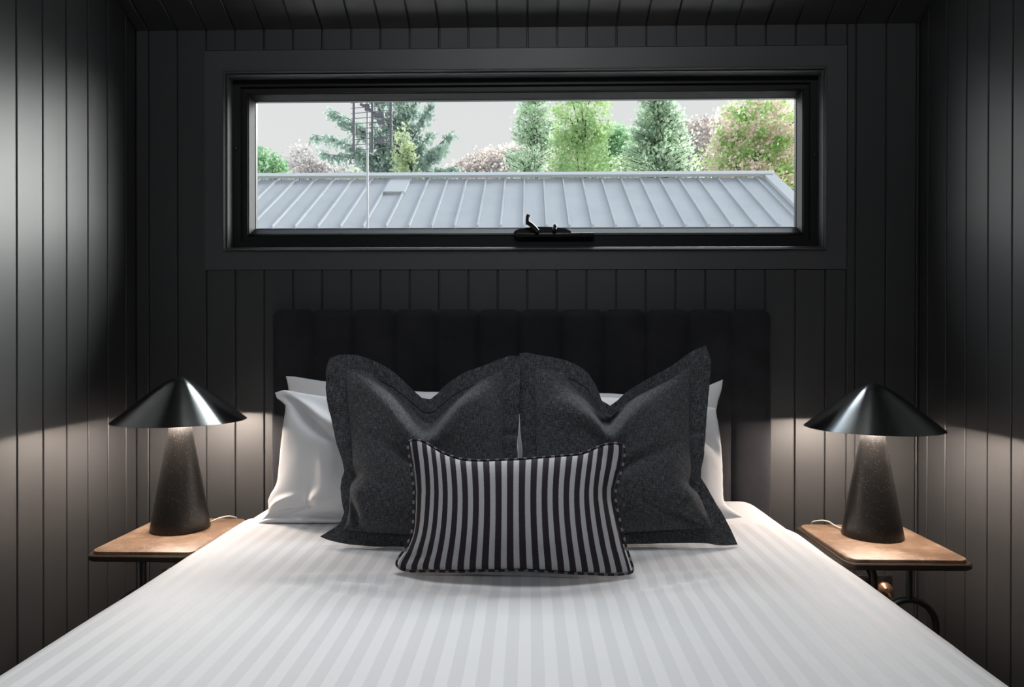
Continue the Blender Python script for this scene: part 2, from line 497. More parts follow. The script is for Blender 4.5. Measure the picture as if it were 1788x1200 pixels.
CUSHION_SHAPES = {
 'dark_left': dict(base_y=-0.66, base_z=0.634, lean=20,
  top=[(-0.542,0.497),(-0.519,0.506),(-0.494,0.507),(-0.470,0.506),(-0.446,0.499),(-0.423,0.489),(-0.400,0.479),(-0.378,0.467),(-0.358,0.453),(-0.339,0.437),(-0.321,0.420),(-0.303,0.402),(-0.284,0.386),(-0.261,0.383),(-0.242,0.399),(-0.225,0.417),(-0.207,0.434),(-0.187,0.448),(-0.165,0.460),(-0.142,0.469),(-0.118,0.478),(-0.096,0.487),(-0.073,0.497),(-0.049,0.505),(-0.024,0.504)],
  right=[(-0.024,0.504),(-0.024,0.484),(-0.024,0.463),(-0.024,0.443),(-0.024,0.423),(-0.025,0.402),(-0.025,0.382),(-0.026,0.362),(-0.026,0.341),(-0.026,0.321),(-0.028,0.300),(-0.030,0.280),(-0.031,0.260),(-0.029,0.239),(-0.029,0.219),(-0.028,0.199),(-0.027,0.178),(-0.027,0.158),(-0.027,0.138),(-0.027,0.117),(-0.026,0.097),(-0.026,0.076),(-0.026,0.056),(-0.026,0.036),(-0.026,0.015)],
  bottom=[(-0.519,0.029),(-0.500,0.021),(-0.480,0.016),(-0.460,0.012),(-0.440,0.009),(-0.419,0.007),(-0.398,0.005),(-0.378,0.004),(-0.357,0.004),(-0.336,0.004),(-0.316,0.003),(-0.295,0.003),(-0.274,0.004),(-0.254,0.004),(-0.233,0.004),(-0.212,0.004),(-0.191,0.004),(-0.171,0.005),(-0.150,0.005),(-0.129,0.006),(-0.109,0.006),(-0.088,0.007),(-0.067,0.007),(-0.047,0.008),(-0.026,0.008)],
  left=[(-0.542,0.497),(-0.546,0.476),(-0.547,0.455),(-0.545,0.433),(-0.542,0.412),(-0.538,0.392),(-0.533,0.371),(-0.528,0.350),(-0.521,0.330),(-0.515,0.310),(-0.508,0.290),(-0.501,0.269),(-0.494,0.250),(-0.486,0.230),(-0.478,0.210),(-0.472,0.190),(-0.478,0.170),(-0.479,0.148),(-0.476,0.128),(-0.470,0.107),(-0.464,0.087),(-0.469,0.067),(-0.483,0.051),(-0.501,0.040),(-0.519,0.029)],
 ),
 'dark_right': dict(base_y=-0.63, base_z=0.645, lean=20,
  top=[(-0.026,0.499),(-0.007,0.502),(0.019,0.496),(0.045,0.491),(0.071,0.486),(0.097,0.480),(0.121,0.470),(0.144,0.457),(0.163,0.438),(0.176,0.415),(0.187,0.391),(0.194,0.366),(0.215,0.352),(0.236,0.367),(0.255,0.386),(0.277,0.401),(0.300,0.415),(0.323,0.428),(0.346,0.441),(0.369,0.454),(0.392,0.468),(0.412,0.484),(0.434,0.500),(0.457,0.512),(0.482,0.521)],
  right=[(0.482,0.521),(0.488,0.499),(0.492,0.476),(0.490,0.454),(0.487,0.431),(0.483,0.409),(0.479,0.386),(0.475,0.364),(0.471,0.342),(0.467,0.319),(0.464,0.297),(0.461,0.274),(0.457,0.252),(0.453,0.229),(0.449,0.207),(0.442,0.185),(0.440,0.163),(0.450,0.143),(0.461,0.123),(0.472,0.103),(0.482,0.083),(0.492,0.062),(0.501,0.041),(0.510,0.020),(0.518,-0.001)],
  bottom=[(-0.034,-0.006),(-0.011,-0.006),(0.012,-0.006),(0.035,-0.005),(0.058,-0.005),(0.081,-0.004),(0.104,-0.004),(0.127,-0.004),(0.150,-0.003),(0.173,-0.003),(0.196,-0.003),(0.219,-0.002),(0.242,-0.002),(0.265,-0.001),(0.288,-0.001),(0.311,0.000),(0.334,0.001),(0.357,0.001),(0.380,0.002),(0.403,0.002),(0.426,0.002),(0.449,0.001),(0.472,-0.003),(0.495,-0.003),(0.518,-0.001)],
  left=[(-0.026,0.499),(-0.027,0.477),(-0.027,0.456),(-0.028,0.435),(-0.027,0.414),(-0.027,0.393),(-0.026,0.372),(-0.025,0.351),(-0.025,0.330),(-0.024,0.309),(-0.023,0.288),(-0.021,0.267),(-0.018,0.246),(-0.016,0.225),(-0.019,0.204),(-0.022,0.183),(-0.025,0.162),(-0.027,0.141),(-0.028,0.120),(-0.030,0.099),(-0.031,0.078),(-0.031,0.057),(-0.032,0.036),(-0.033,0.015),(-0.034,-0.006)],
 ),
 'lumbar': dict(base_y=-0.865, base_z=0.642, lean=24,
  top=[(-0.286,0.298),(-0.265,0.303),(-0.244,0.296),(-0.226,0.284),(-0.207,0.273),(-0.187,0.264),(-0.166,0.257),(-0.145,0.253),(-0.123,0.252),(-0.101,0.252),(-0.079,0.253),(-0.057,0.254),(-0.035,0.255),(-0.013,0.256),(0.009,0.258),(0.031,0.260),(0.052,0.262),(0.074,0.264),(0.096,0.266),(0.118,0.268),(0.139,0.275),(0.158,0.285),(0.179,0.293),(0.200,0.296),(0.221,0.291)],
  right=[(0.221,0.291),(0.222,0.279),(0.221,0.266),(0.219,0.255),(0.216,0.243),(0.213,0.231),(0.208,0.220),(0.204,0.208),(0.200,0.197),(0.196,0.186),(0.195,0.173),(0.195,0.161),(0.197,0.149),(0.199,0.137),(0.201,0.125),(0.203,0.113),(0.205,0.101),(0.208,0.089),(0.210,0.078),(0.212,0.066),(0.215,0.054),(0.219,0.042),(0.222,0.031),(0.225,0.019),(0.228,0.007)],
  bottom=[(-0.291,0.015),(-0.271,0.006),(-0.249,0.005),(-0.227,0.006),(-0.206,0.006),(-0.184,0.006),(-0.162,0.006),(-0.140,0.006),(-0.119,0.007),(-0.097,0.008),(-0.075,0.008),(-0.054,0.009),(-0.032,0.010),(-0.010,0.010),(0.012,0.009),(0.033,0.008),(0.055,0.007),(0.077,0.005),(0.098,0.004),(0.120,0.004),(0.142,0.003),(0.164,0.002),(0.185,0.002),(0.207,0.003),(0.228,0.007)],
  left=[(-0.286,0.298),(-0.284,0.286),(-0.282,0.274),(-0.279,0.262),(-0.276,0.250),(-0.273,0.238),(-0.271,0.226),(-0.268,0.214),(-0.266,0.202),(-0.264,0.190),(-0.262,0.178),(-0.262,0.166),(-0.261,0.154),(-0.260,0.141),(-0.260,0.129),(-0.259,0.117),(-0.259,0.105),(-0.260,0.093),(-0.262,0.081),(-0.266,0.069),(-0.271,0.058),(-0.276,0.047),(-0.284,0.037),(-0.290,0.027),(-0.291,0.015)],
 ),
 'white_left': dict(base_y=-0.43, base_z=0.656, lean=15,
  top=[(-0.746,0.352),(-0.720,0.360),(-0.691,0.356),(-0.663,0.350),(-0.634,0.346),(-0.606,0.342),(-0.577,0.339),(-0.548,0.335),(-0.519,0.332),(-0.490,0.329),(-0.461,0.327),(-0.432,0.325),(-0.403,0.324),(-0.374,0.323),(-0.345,0.322),(-0.316,0.322),(-0.287,0.323),(-0.258,0.324),(-0.229,0.326),(-0.200,0.327),(-0.171,0.330),(-0.143,0.333),(-0.114,0.336),(-0.085,0.340),(-0.056,0.344)],
  right=[(-0.056,0.344),(-0.054,0.329),(-0.051,0.314),(-0.048,0.300),(-0.045,0.285),(-0.043,0.270),(-0.042,0.256),(-0.041,0.241),(-0.041,0.226),(-0.041,0.211),(-0.041,0.196),(-0.042,0.181),(-0.042,0.167),(-0.042,0.152),(-0.042,0.137),(-0.042,0.122),(-0.042,0.107),(-0.042,0.092),(-0.043,0.077),(-0.043,0.063),(-0.043,0.048),(-0.043,0.033),(-0.043,0.018),(-0.044,0.003),(-0.044,-0.012)],
  bottom=[(-0.770,-0.028),(-0.741,-0.021),(-0.711,-0.019),(-0.680,-0.019),(-0.650,-0.019),(-0.620,-0.019),(-0.589,-0.019),(-0.559,-0.019),(-0.529,-0.018),(-0.498,-0.018),(-0.468,-0.018),(-0.438,-0.018),(-0.408,-0.018),(-0.377,-0.017),(-0.347,-0.017),(-0.317,-0.017),(-0.286,-0.016),(-0.256,-0.015),(-0.226,-0.015),(-0.195,-0.014),(-0.165,-0.014),(-0.135,-0.013),(-0.104,-0.013),(-0.074,-0.012),(-0.044,-0.012)],
  left=[(-0.746,0.352),(-0.739,0.336),(-0.725,0.326),(-0.712,0.314),(-0.711,0.297),(-0.712,0.280),(-0.713,0.263),(-0.714,0.245),(-0.714,0.228),(-0.715,0.211),(-0.715,0.194),(-0.715,0.176),(-0.715,0.159),(-0.715,0.142),(-0.715,0.124),(-0.715,0.107),(-0.717,0.090),(-0.723,0.074),(-0.732,0.059),(-0.737,0.042),(-0.734,0.025),(-0.733,0.008),(-0.744,-0.005),(-0.757,-0.017),(-0.770,-0.028)],
 ),
 'white_back_left': dict(base_y=-0.25, base_z=0.64, lean=10,
  top=[(-0.769,0.402),(-0.739,0.401),(-0.709,0.396),(-0.679,0.391),(-0.649,0.387),(-0.619,0.383),(-0.589,0.378),(-0.559,0.374),(-0.529,0.369),(-0.498,0.366),(-0.468,0.363),(-0.438,0.360),(-0.407,0.358),(-0.377,0.356),(-0.347,0.355),(-0.316,0.354),(-0.286,0.354),(-0.255,0.354),(-0.225,0.354),(-0.195,0.355),(-0.164,0.355),(-0.134,0.356),(-0.103,0.357),(-0.073,0.358),(-0.043,0.359)],
  right=[(-0.043,0.359),(-0.040,0.344),(-0.038,0.330),(-0.036,0.315),(-0.033,0.300),(-0.031,0.286),(-0.029,0.271),(-0.028,0.256),(-0.027,0.241),(-0.027,0.227),(-0.026,0.212),(-0.026,0.197),(-0.027,0.182),(-0.027,0.167),(-0.027,0.152),(-0.028,0.138),(-0.029,0.123),(-0.029,0.108),(-0.030,0.093),(-0.031,0.078),(-0.032,0.064),(-0.033,0.049),(-0.034,0.034),(-0.035,0.019),(-0.036,0.004)],
  bottom=[(-0.748,-0.006),(-0.719,-0.005),(-0.689,-0.005),(-0.659,-0.005),(-0.630,-0.005),(-0.600,-0.005),(-0.570,-0.004),(-0.541,-0.004),(-0.511,-0.004),(-0.481,-0.004),(-0.451,-0.004),(-0.422,-0.003),(-0.392,-0.003),(-0.362,-0.003),(-0.333,-0.002),(-0.303,-0.002),(-0.273,-0.001),(-0.244,-0.001),(-0.214,-0.000),(-0.184,0.000),(-0.155,0.001),(-0.125,0.002),(-0.095,0.003),(-0.065,0.004),(-0.036,0.004)],
  left=[(-0.769,0.402),(-0.764,0.386),(-0.760,0.370),(-0.757,0.353),(-0.756,0.336),(-0.756,0.319),(-0.755,0.302),(-0.754,0.285),(-0.754,0.268),(-0.754,0.250),(-0.753,0.233),(-0.753,0.216),(-0.753,0.199),(-0.752,0.182),(-0.752,0.165),(-0.752,0.148),(-0.752,0.131),(-0.751,0.114),(-0.751,0.097),(-0.751,0.080),(-0.751,0.063),(-0.750,0.046),(-0.750,0.029),(-0.749,0.011),(-0.748,-0.006)],
 ),
 'white_right': dict(base_y=-0.43, base_z=0.645, lean=15,
  top=[(-0.020,0.333),(0.004,0.336),(0.027,0.340),(0.050,0.343),(0.073,0.346),(0.096,0.349),(0.119,0.350),(0.143,0.351),(0.166,0.352),(0.190,0.352),(0.213,0.352),(0.236,0.352),(0.260,0.350),(0.283,0.347),(0.306,0.344),(0.329,0.342),(0.352,0.340),(0.376,0.338),(0.399,0.336),(0.422,0.334),(0.445,0.332),(0.469,0.330),(0.492,0.327),(0.515,0.324),(0.538,0.321)],
  right=[(0.538,0.321),(0.539,0.308),(0.540,0.294),(0.542,0.281),(0.543,0.267),(0.544,0.254),(0.545,0.240),(0.545,0.226),(0.546,0.213),(0.546,0.199),(0.546,0.186),(0.546,0.172),(0.546,0.158),(0.545,0.145),(0.545,0.131),(0.544,0.118),(0.543,0.104),(0.543,0.090),(0.542,0.077),(0.543,0.063),(0.548,0.051),(0.558,0.041),(0.569,0.033),(0.580,0.025),(0.591,0.017)],
  bottom=[(-0.015,0.002),(0.010,0.002),(0.035,0.003),(0.061,0.003),(0.086,0.003),(0.111,0.003),(0.136,0.003),(0.162,0.003),(0.187,0.003),(0.212,0.004),(0.238,0.004),(0.263,0.004),(0.288,0.004),(0.313,0.005),(0.339,0.006),(0.364,0.006),(0.389,0.007),(0.414,0.008),(0.440,0.008),(0.465,0.009),(0.490,0.009),(0.515,0.009),(0.541,0.010),(0.566,0.013),(0.591,0.017)],
  left=[(-0.020,0.333),(-0.023,0.319),(-0.027,0.306),(-0.030,0.293),(-0.032,0.279),(-0.033,0.265),(-0.033,0.251),(-0.033,0.237),(-0.033,0.223),(-0.032,0.210),(-0.032,0.196),(-0.031,0.182),(-0.030,0.168),(-0.029,0.154),(-0.028,0.140),(-0.027,0.127),(-0.025,0.113),(-0.024,0.099),(-0.023,0.085),(-0.022,0.071),(-0.020,0.057),(-0.019,0.044),(-0.018,0.030),(-0.016,0.016),(-0.015,0.002)],
 ),
 'white_back_right': dict(base_y=-0.25, base_z=0.64, lean=10,
  top=[(-0.017,0.345),(0.009,0.346),(0.035,0.347),(0.061,0.348),(0.087,0.349),(0.113,0.350),(0.139,0.351),(0.165,0.351),(0.192,0.351),(0.218,0.351),(0.244,0.351),(0.270,0.350),(0.296,0.348),(0.322,0.346),(0.348,0.346),(0.374,0.347),(0.400,0.349),(0.426,0.352),(0.452,0.355),(0.478,0.358),(0.504,0.363),(0.530,0.368),(0.555,0.375),(0.579,0.385),(0.603,0.395)],
  right=[(0.603,0.395),(0.601,0.379),(0.598,0.363),(0.593,0.347),(0.587,0.332),(0.583,0.316),(0.579,0.301),(0.577,0.285),(0.577,0.268),(0.577,0.252),(0.578,0.236),(0.579,0.220),(0.579,0.203),(0.580,0.187),(0.581,0.171),(0.582,0.155),(0.582,0.138),(0.583,0.122),(0.583,0.106),(0.584,0.090),(0.584,0.073),(0.584,0.057),(0.585,0.041),(0.585,0.025),(0.586,0.008)],
  bottom=[(-0.013,0.004),(0.012,0.005),(0.037,0.005),(0.062,0.005),(0.087,0.005),(0.112,0.005),(0.137,0.005),(0.161,0.006),(0.186,0.006),(0.211,0.006),(0.236,0.006),(0.261,0.006),(0.286,0.006),(0.311,0.007),(0.336,0.007),(0.361,0.007),(0.386,0.007),(0.411,0.007),(0.436,0.007),(0.461,0.008),(0.486,0.008),(0.511,0.008),(0.536,0.008),(0.561,0.008),(0.586,0.008)],
  left=[(-0.017,0.345),(-0.019,0.331),(-0.021,0.317),(-0.023,0.303),(-0.025,0.288),(-0.027,0.274),(-0.028,0.260),(-0.028,0.246),(-0.028,0.232),(-0.028,0.217),(-0.027,0.203),(-0.026,0.189),(-0.025,0.175),(-0.025,0.161),(-0.024,0.146),(-0.023,0.132),(-0.022,0.118),(-0.021,0.104),(-0.020,0.090),(-0.019,0.075),(-0.018,0.061),(-0.016,0.047),(-0.015,0.033),(-0.014,0.019),(-0.013,0.004)],
 ),
}
# ------------------------------------------------------------------ room shell
XL, XR, YR = -1.351, 1.3036, -4.4
ZC, SL = 2.211, 0.4702            # ceiling height at the window wall, slope up towards the camera
GX0, GW = -0.0066, 0.1            # groove position and board width
ARC = (-1.112, 1.064, 1.390, 2.141)     # flat board around the window
LIP = (-1.045, 0.994, 1.455, 2.068)     # raised lip of the window lining
def zc(y): return ZC - SL * y

# window wall
bm = bmesh.new()
cuts = [XL] + [GX0 + k * GW for k in range(-13, 14) if XL + 0.02 < GX0 + k * GW < XR - 0.002] + [XR]
full, part = [], []
for a, b in zip(cuts[:-1], cuts[1:]):
    segs = [(a, b)]
    for e_ in (ARC[0], ARC[1]):
        segs = [s for q in segs for s in ([(q[0], e_), (e_, q[1])] if q[0] + 0.006 < e_ < q[1] - 0.006 else [q])]
    for s in segs:
        mid = (s[0] + s[1]) / 2
        if ARC[0] < mid < ARC[1]:
            part += [(s[0], s[1], 0, 0, ARC[2] - 0.001, ARC[2] - 0.001), (s[0], s[1], ARC[3] + 0.001, ARC[3] + 0.001, ZC + 0.02, ZC + 0.02)]
        else:
            full.append((s[0], s[1], 0, 0, ZC + 0.02, ZC + 0.02))
boards(bm, (0, 0, 0), (1, 0, 0), (0, 0, 1), (0, -1, 0), full + part)
for x0, x1, z0, z1 in ((XL - 0.2, LIP[0] - 0.02, 0, 2.6), (LIP[1] + 0.02, XR + 0.2, 0, 2.6), (LIP[0] - 0.02, LIP[1] + 0.02, 0, LIP[2] - 0.02), (LIP[0] - 0.02, LIP[1] + 0.02, LIP[3] + 0.02, 2.6)):
    box(bm, x0, x1, 0.008, 0.11, z0, z1)
obj('wall_back', bm, M['wall'], kind='structure')

def side_wall(name, X, en, off, n):
    bm = bmesh.new()
    ys = [0.0] + [-(off + k * GW) for k in range(n)] + [YR]
    pcs = []
    for a, b in zip(ys[:-1], ys[1:]):
        if abs(b - a) > 0.004:
            pcs.append((-a, -b, 0, 0, zc(a) + 0.01, zc(b) + 0.01))
    boards(bm, (X, 0, 0), (0, -1, 0), (0, 0, 1), en, pcs)
    s = -1 if X < 0 else 1
    g = 0.008
    x0, x1 = (X + s * g, X + s * 0.14)
    # solid backing with a raked top
    vsx = []
    for x in (x0, x1):
        vsx.append([bm.verts.new((x, 0.11, 0)), bm.verts.new((x, YR - 0.1, 0)), bm.verts.new((x, YR - 0.1, zc(YR) + 0.1)), bm.verts.new((x, 0.11, ZC + 0.1))])
    A, B = vsx
    bm.faces.new(A); bm.faces.new(B[::-1])
    for k in range(4):
        bm.faces.new((A[k], A[(k + 1) % 4], B[(k + 1) % 4], B[k]))
    obj(name, bm, M['wall'], kind='structure')
side_wall('wall_left', XL, (1, 0, 0), 0.0626, 43)
side_wall('wall_right', XR, (-1, 0, 0), 0.0531, 43)

# raked ceiling, boards running from the window wall towards the camera
bm = bmesh.new()
cl = Vector((0, -1, SL)).normalized()
nn = Vector((0, -SL, -1)).normalized()
ln = abs(YR) * math.sqrt(1 + SL * SL)
boards(bm, (0, 0, ZC), (1, 0, 0), cl, nn, [(a, b, -0.01, -0.01, ln, ln) for a, b in zip(cuts[:-1], cuts[1:])])
for zz in (0.008, 0.15):
    pass
q0 = [Vector((x, y, zc(y))) - nn * 0.008 for x, y in ((XL - 0.14, 0.11), (XR + 0.14, 0.11), (XR + 0.14, YR - 0.1), (XL - 0.14, YR - 0.1))]
q1 = [p - nn * 0.14 for p in q0]
A = [bm.verts.new(p) for p in q0]; B = [bm.verts.new(p) for p in q1]
bm.faces.new(A); bm.faces.new(B[::-1])
for k in range(4):
    bm.faces.new((A[k], A[(k + 1) % 4], B[(k + 1) % 4], B[k]))
obj('ceiling', bm, M['ceil'], kind='structure')

bm = bmesh.new()
box(bm, XL - 0.14, XR + 0.14, YR - 0.1, 0.11, -0.12, 0.0)
obj('floor', bm, M['floor'], kind='structure')

# wall behind the camera with a door
bm = bmesh.new()
box(bm, XL - 0.1, XR + 0.1, YR - 0.1, YR, 0, 4.45)
obj('wall_rear', bm, M['wall'], kind='structure')
bm = bmesh.new()
box(bm, -0.6, 0.6, YR + 0.002, YR + 0.04, 0.0, 2.3, 0.01)
obj('door_1', bm, M['frame'], kind='structure')

for nm, x0, x1 in (('baseboard_left', XL, XL + 0.014), ('baseboard_right', XR - 0.014, XR)):
    bm = bmesh.new(); box(bm, x0, x1, YR, 0, 0, 0.09, 0.002); obj(nm, bm, M['trim'], kind='structure')
bm = bmesh.new(); box(bm, XL + 0.016, XR - 0.016, -0.014, 0, 0, 0.09, 0.002); obj('baseboard_back', bm, M['trim'], kind='structure')

# ------------------------------------------------------------------ window
bm = bmesh.new()
ring(bm, (ARC[0] + 0.001, ARC[1] - 0.001, ARC[2] + 0.001, ARC[3] - 0.001), (LIP[0], LIP[1], LIP[2], LIP[3]), -0.0015, -0.0015, 0.02)
obj('trim_1', bm, M['trim'], kind='structure')
win = empty('window_1', ((LIP[0] + LIP[1]) / 2, 0.03, LIP[2]))
win['kind'] = 'structure'
def inset(r, l, rr, b, t): return (r[0] + l, r[1] - rr, r[2] + b, r[3] - t)
bm = bmesh.new()
ring(bm, LIP, inset(LIP, .0028, .0028, .0028, .0028), -0.0085, -0.0125, 0.03)
ring(bm, inset(LIP, .0028, .0028, .0028, .0028), inset(LIP, .008, .008, .008, .008), -0.0125, -0.0075, 0.03)
ring(bm, inset(LIP, .008, .008, .008, .008), inset(LIP, .012, .012, .010, .012), 0.008, 0.008, 0.03)
LIN = inset(LIP, .0145, .0115, .0115, .0135)
ring(bm, inset(LIP, .0118, .0095, .0098, .0118), LIN, -0.0055, -0.0030, 0.1)
obj('window_lining', bm, M['trim'], win)
FR = (-1.003, 0.957, 1.494, 2.031)
bm = bmesh.new()
ring(bm, (LIN[0] - .004, LIN[1] + .004, LIN[2] - .004, LIN[3] + .004), FR, 0.038, 0.037, 0.10)
obj('window_frame', bm, M['frame'], win)
SA = (-0.984, 0.940, 1.513, 2.013)
GL = (-0.9640, 0.9225, 1.5405, 1.9905)
bm = bmesh.new()
ring(bm, (FR[0] - .002, FR[1] + .002, FR[2] - .002, FR[3] + .002), SA, 0.048, 0.047, 0.095)
ring(bm, SA, inset(SA, .0025, .0025, .0025, .0025), 0.0455, 0.0415, 0.09)
ring(bm, inset(SA, .0025, .0025, .0025, .0025), inset(SA, .005, .005, .005, .005), 0.0415, 0.0445, 0.09)
ring(bm, inset(SA, .005, .005, .005, .005), inset(SA, .0075, .0075, .0075, .0075), 0.048, 0.048, 0.09)
s_ = inset(SA, .0075, .0075, .0075, .0075)
ring(bm, s_, GL, 0.045, 0.068, 0.09)
ring(bm, (GL[0] - .002, GL[1] + .002, GL[2] - .002, GL[3] + .002), inset(GL, .002, .002, .002, .002), 0.069, 0.069, 0.073)
obj('window_sash', bm, M['frame'], win)
bm = bmesh.new(); box(bm, GL[0] - .004, GL[1] + .004, 0.0735, 0.0775, GL[2] - .004, GL[3] + .004)
obj('glass_pane', bm, M['glass'], win)
# winder on the sill
bm = bmesh.new()
box(bm, -0.046, 0.222, 0.008, 0.046, 1.5035, 1.5165, 0.002)
wd = obj('window_winder', bm, M['winder'], win, smooth=True, angle=35)
bm = bmesh.new()
n = 18
pr = [(0.045 + 0.098 * math.cos(PI * k / n), 1.5165 + 0.021 * math.sin(PI * k / n) ** 0.8) for k in range(n + 1)]
a = [bm.verts.new((x, 0.012, z)) for x, z in pr]; b = [bm.verts.new((x, 0.040, z + 0.003 * (z > 1.517))) for x, z in pr]
for k in range(n):
    bm.faces.new((a[k], a[k + 1], b[k + 1], b[k]))
bm.faces.new(a[::-1]); bm.faces.new(b)
obj('gear_cover', bm, M['winder'], wd, smooth=True, angle=40)
bm = bmesh.new()
tube(bm, [(0.028, -0.002, 1.520), (0.018, -0.006, 1.531), (0.006, -0.010, 1.541), (-0.004, -0.012, 1.547)], 0.0078, 12)
tube(bm, [(-0.006, -0.012, 1.541), (-0.0065, -0.012, 1.553), (-0.006, -0.012, 1.566), (-0.003, -0.012, 1.574)], 0.0068, 12)
obj('crank_handle', bm, M['winder'], wd, smooth=True, angle=50)
bm = bmesh.new()
bmesh.ops.create_uvsphere(bm, u_segments=16, v_segments=10, radius=0.0085, matrix=Matrix.Translation((0.087, 0.0, 1.537)) @ Matrix.Diagonal((0.8, 0.8, 1.0, 1)))
tube(bm, [(0.087, 0.0, 1.534), (0.084, 0.002, 1.520)], 0.007, 12)
obj('release_knob', bm, M['winder'], wd, smooth=True)
for x, z in ((-1.020, 1.815), (0.972, 1.783)):
    bm = bmesh.new()
    bmesh.ops.create_uvsphere(bm, u_segments=20, v_segments=10, radius=1, matrix=Matrix.Translation((x, 0.037, z)) @ Matrix.Diagonal((0.0065, 0.005, 0.0125, 1)))
    obj('screw_cap', bm, M['frame'], win, smooth=True)

# ------------------------------------------------------------------ bed
bed = empty('bed', (-0.048, -1.1, 0))
tag(bed, 'double bed with charcoal fluted velvet headboard standing against the dark window wall', 'bed')
# headboard: twelve padded vertical channels
HX0, HX1, HZ0, HZ1, HY = -0.8655, 0.8025, 0.18, 1.254, -0.080
bm = bmesh.new()
nch, sub, nz = 12, 14, 60
cw = (HX1 - HX0) / nch
xs = [HX0 + cw * (c + k / sub) for c in range(nch) for k in range(sub)] + [HX1]
zs = [HZ0 + (HZ1 - HZ0) * k / nz for k in range(nz - 8)] + [HZ1 - (HZ1 - HZ0) * 8 / nz * (1 - k / 24) for k in range(25)]
rows = []
for z in zs:
    row = []
    for i, x in enumerate(xs):
        t = (i % sub) / sub if i < len(xs) - 1 else 0.0
        f = (1 - abs(2 * t - 1) ** 3.2) ** 0.6
        r = 0.030
        def rnd_(d):
            return 1.0 if d >= r else math.sqrt(max(0, 1 - (1 - d / r) ** 2))
        edge = rnd_(HZ1 - z) * rnd_(min(x - HX0, HX1 - x))
        y = HY + 0.016 * (1 - f) + 0.034 * (1 - edge)
        zz = z
        # rounded outer corners
        dx = min(x - HX0, HX1 - x)
        if dx < 0.03 and HZ1 - z < 0.03:
            zz = z - 0.012 * (1 - dx / 0.03) * (1 - (HZ1 - z) / 0.03)
        if f < 0.6:
            zz -= 0.004 * (1 - (HZ1 - z) / 0.03) if HZ1 - z < 0.03 else 0
        row.append(bm.verts.new((x, y, zz)))
    rows.append(row)
for a, b in zip(rows[:-1], rows[1:]):
    for k in range(len(a) - 1):
        bm.faces.new((a[k], a[k + 1], b[k + 1], b[k]))
bnd = [e_ for e_ in bm.edges if len(e_.link_faces) == 1]
ex = bmesh.ops.extrude_edge_only(bm, edges=bnd)
for v_ in [g for g in ex['geom'] if isinstance(g, bmesh.types.BMVert)]:
    v_.co.y = -0.004
be = [e_ for e_ in bm.edges if len(e_.link_faces) == 1]
bmesh.ops.contextual_create(bm, geom=be)
obj('headboard', bm, M['velvet'], bed, smooth=True, angle=60)
bm = bmesh.new()
box(bm, -0.845, 0.750, -2.06, -0.085, 0.10, 0.36, 0.012)
obj('bed_base', bm, M['velvet'], bed, smooth=True, angle=40)
bm = bmesh.new()
box(bm, -0.862, 0.766, -2.07, -0.088, 0.362, 0.622, 0.085, 6)
obj('mattress', bm, M['sheet'], bed, smooth=True, angle=60)
for lx in (-0.75, 0.65):
    for ly in (-1.95, -0.25):
        bm = bmesh.new(); tube(bm, [(lx, ly, 0.0), (lx, ly, 0.10)], 0.022, 20, r_end=0.03)
        obj('leg', bm, M['black_metal'], bed, smooth=True, angle=40)

def drape(bm, x_l, x_r, z_top, rad, z_hem, ys, disp, head=None):
    """bed covering: cross section swept along the bed; returns grid with uv = (arc length, y)"""
    sec = []
    hl = z_top - rad - z_hem
    n1 = 14
    for k in range(n1): sec.append((x_l - 0.006 * (1 - k / n1), z_hem + hl * k / n1))
    for k in range(12):
        a = PI - (PI / 2) * k / 12; sec.append((x_l + rad + rad * math.cos(a), z_top - rad + rad * math.sin(a)))
    n2 = 150
    for k in range(n2 + 1): sec.append((x_l + rad + (x_r - x_l - 2 * rad) * k / n2, z_top))
    for k in range(1, 13):
        a = PI / 2 - (PI / 2) * k / 12; sec.append((x_r - rad + rad * math.cos(a), z_top - rad + rad * math.sin(a)))
    for k in range(1, n1 + 1): sec.append((x_r + 0.006 * k / n1, z_top - rad - hl * k / n1))
    s = [0.0]
    for p, q in zip(sec[:-1], sec[1:]): s.append(s[-1] + math.hypot(q[0] - p[0], q[1] - p[1]))
    s0 = s[14 + 12] + (0 - (x_l + rad))       # arc length where x = 0
    uvl = bm.loops.layers.uv.new('UVMap')
    grid = []
    for j, y in enumerate(ys):
        row = []
        for i, (x, z) in enumerate(sec):
            yy = y if head is None else y + head(x, z) * max(0, 1 - j / 12)
            d = disp(x, yy, z)
            nx = 0; nzv = 1
            if z < z_top - 1e-6:
                c = max(-1, min(1, (z - (z_top - rad)) / rad)) if z > z_top - rad else 0
                nzv = c; nx = (-1 if x < 0 else 1) * math.sqrt(max(0, 1 - c * c))
            row.append((bm.verts.new((x + nx * d, yy, z + nzv * d)), s[i] - s0, yy))
        grid.append(row)
    for a, b in zip(grid[:-1], grid[1:]):
        for k in range(len(a) - 1):
            q = (a[k], b[k], b[k + 1], a[k + 1])
            f = bm.faces.new([t[0] for t in q])
            for lp, t in zip(f.loops, q): lp[uvl].uv = (t[1], t[2])
    return grid

def thicken(bm, t):
    """close a cloth grid with an underside"""
    uvl = bm.loops.layers.uv.verify()
    ge = bmesh.ops.extrude_edge_only(bm, edges=[e_ for e_ in bm.edges if len(e_.link_faces) == 1])
    bm.normal_update()
    for v_ in [g for g in ge['geom'] if isinstance(g, bmesh.types.BMVert)]:
        c = Vector((-0.05, v_.co.y, 0.45))
        d = (c - v_.co); d.y = 0
        d.normalize()
        v_.co += d * t

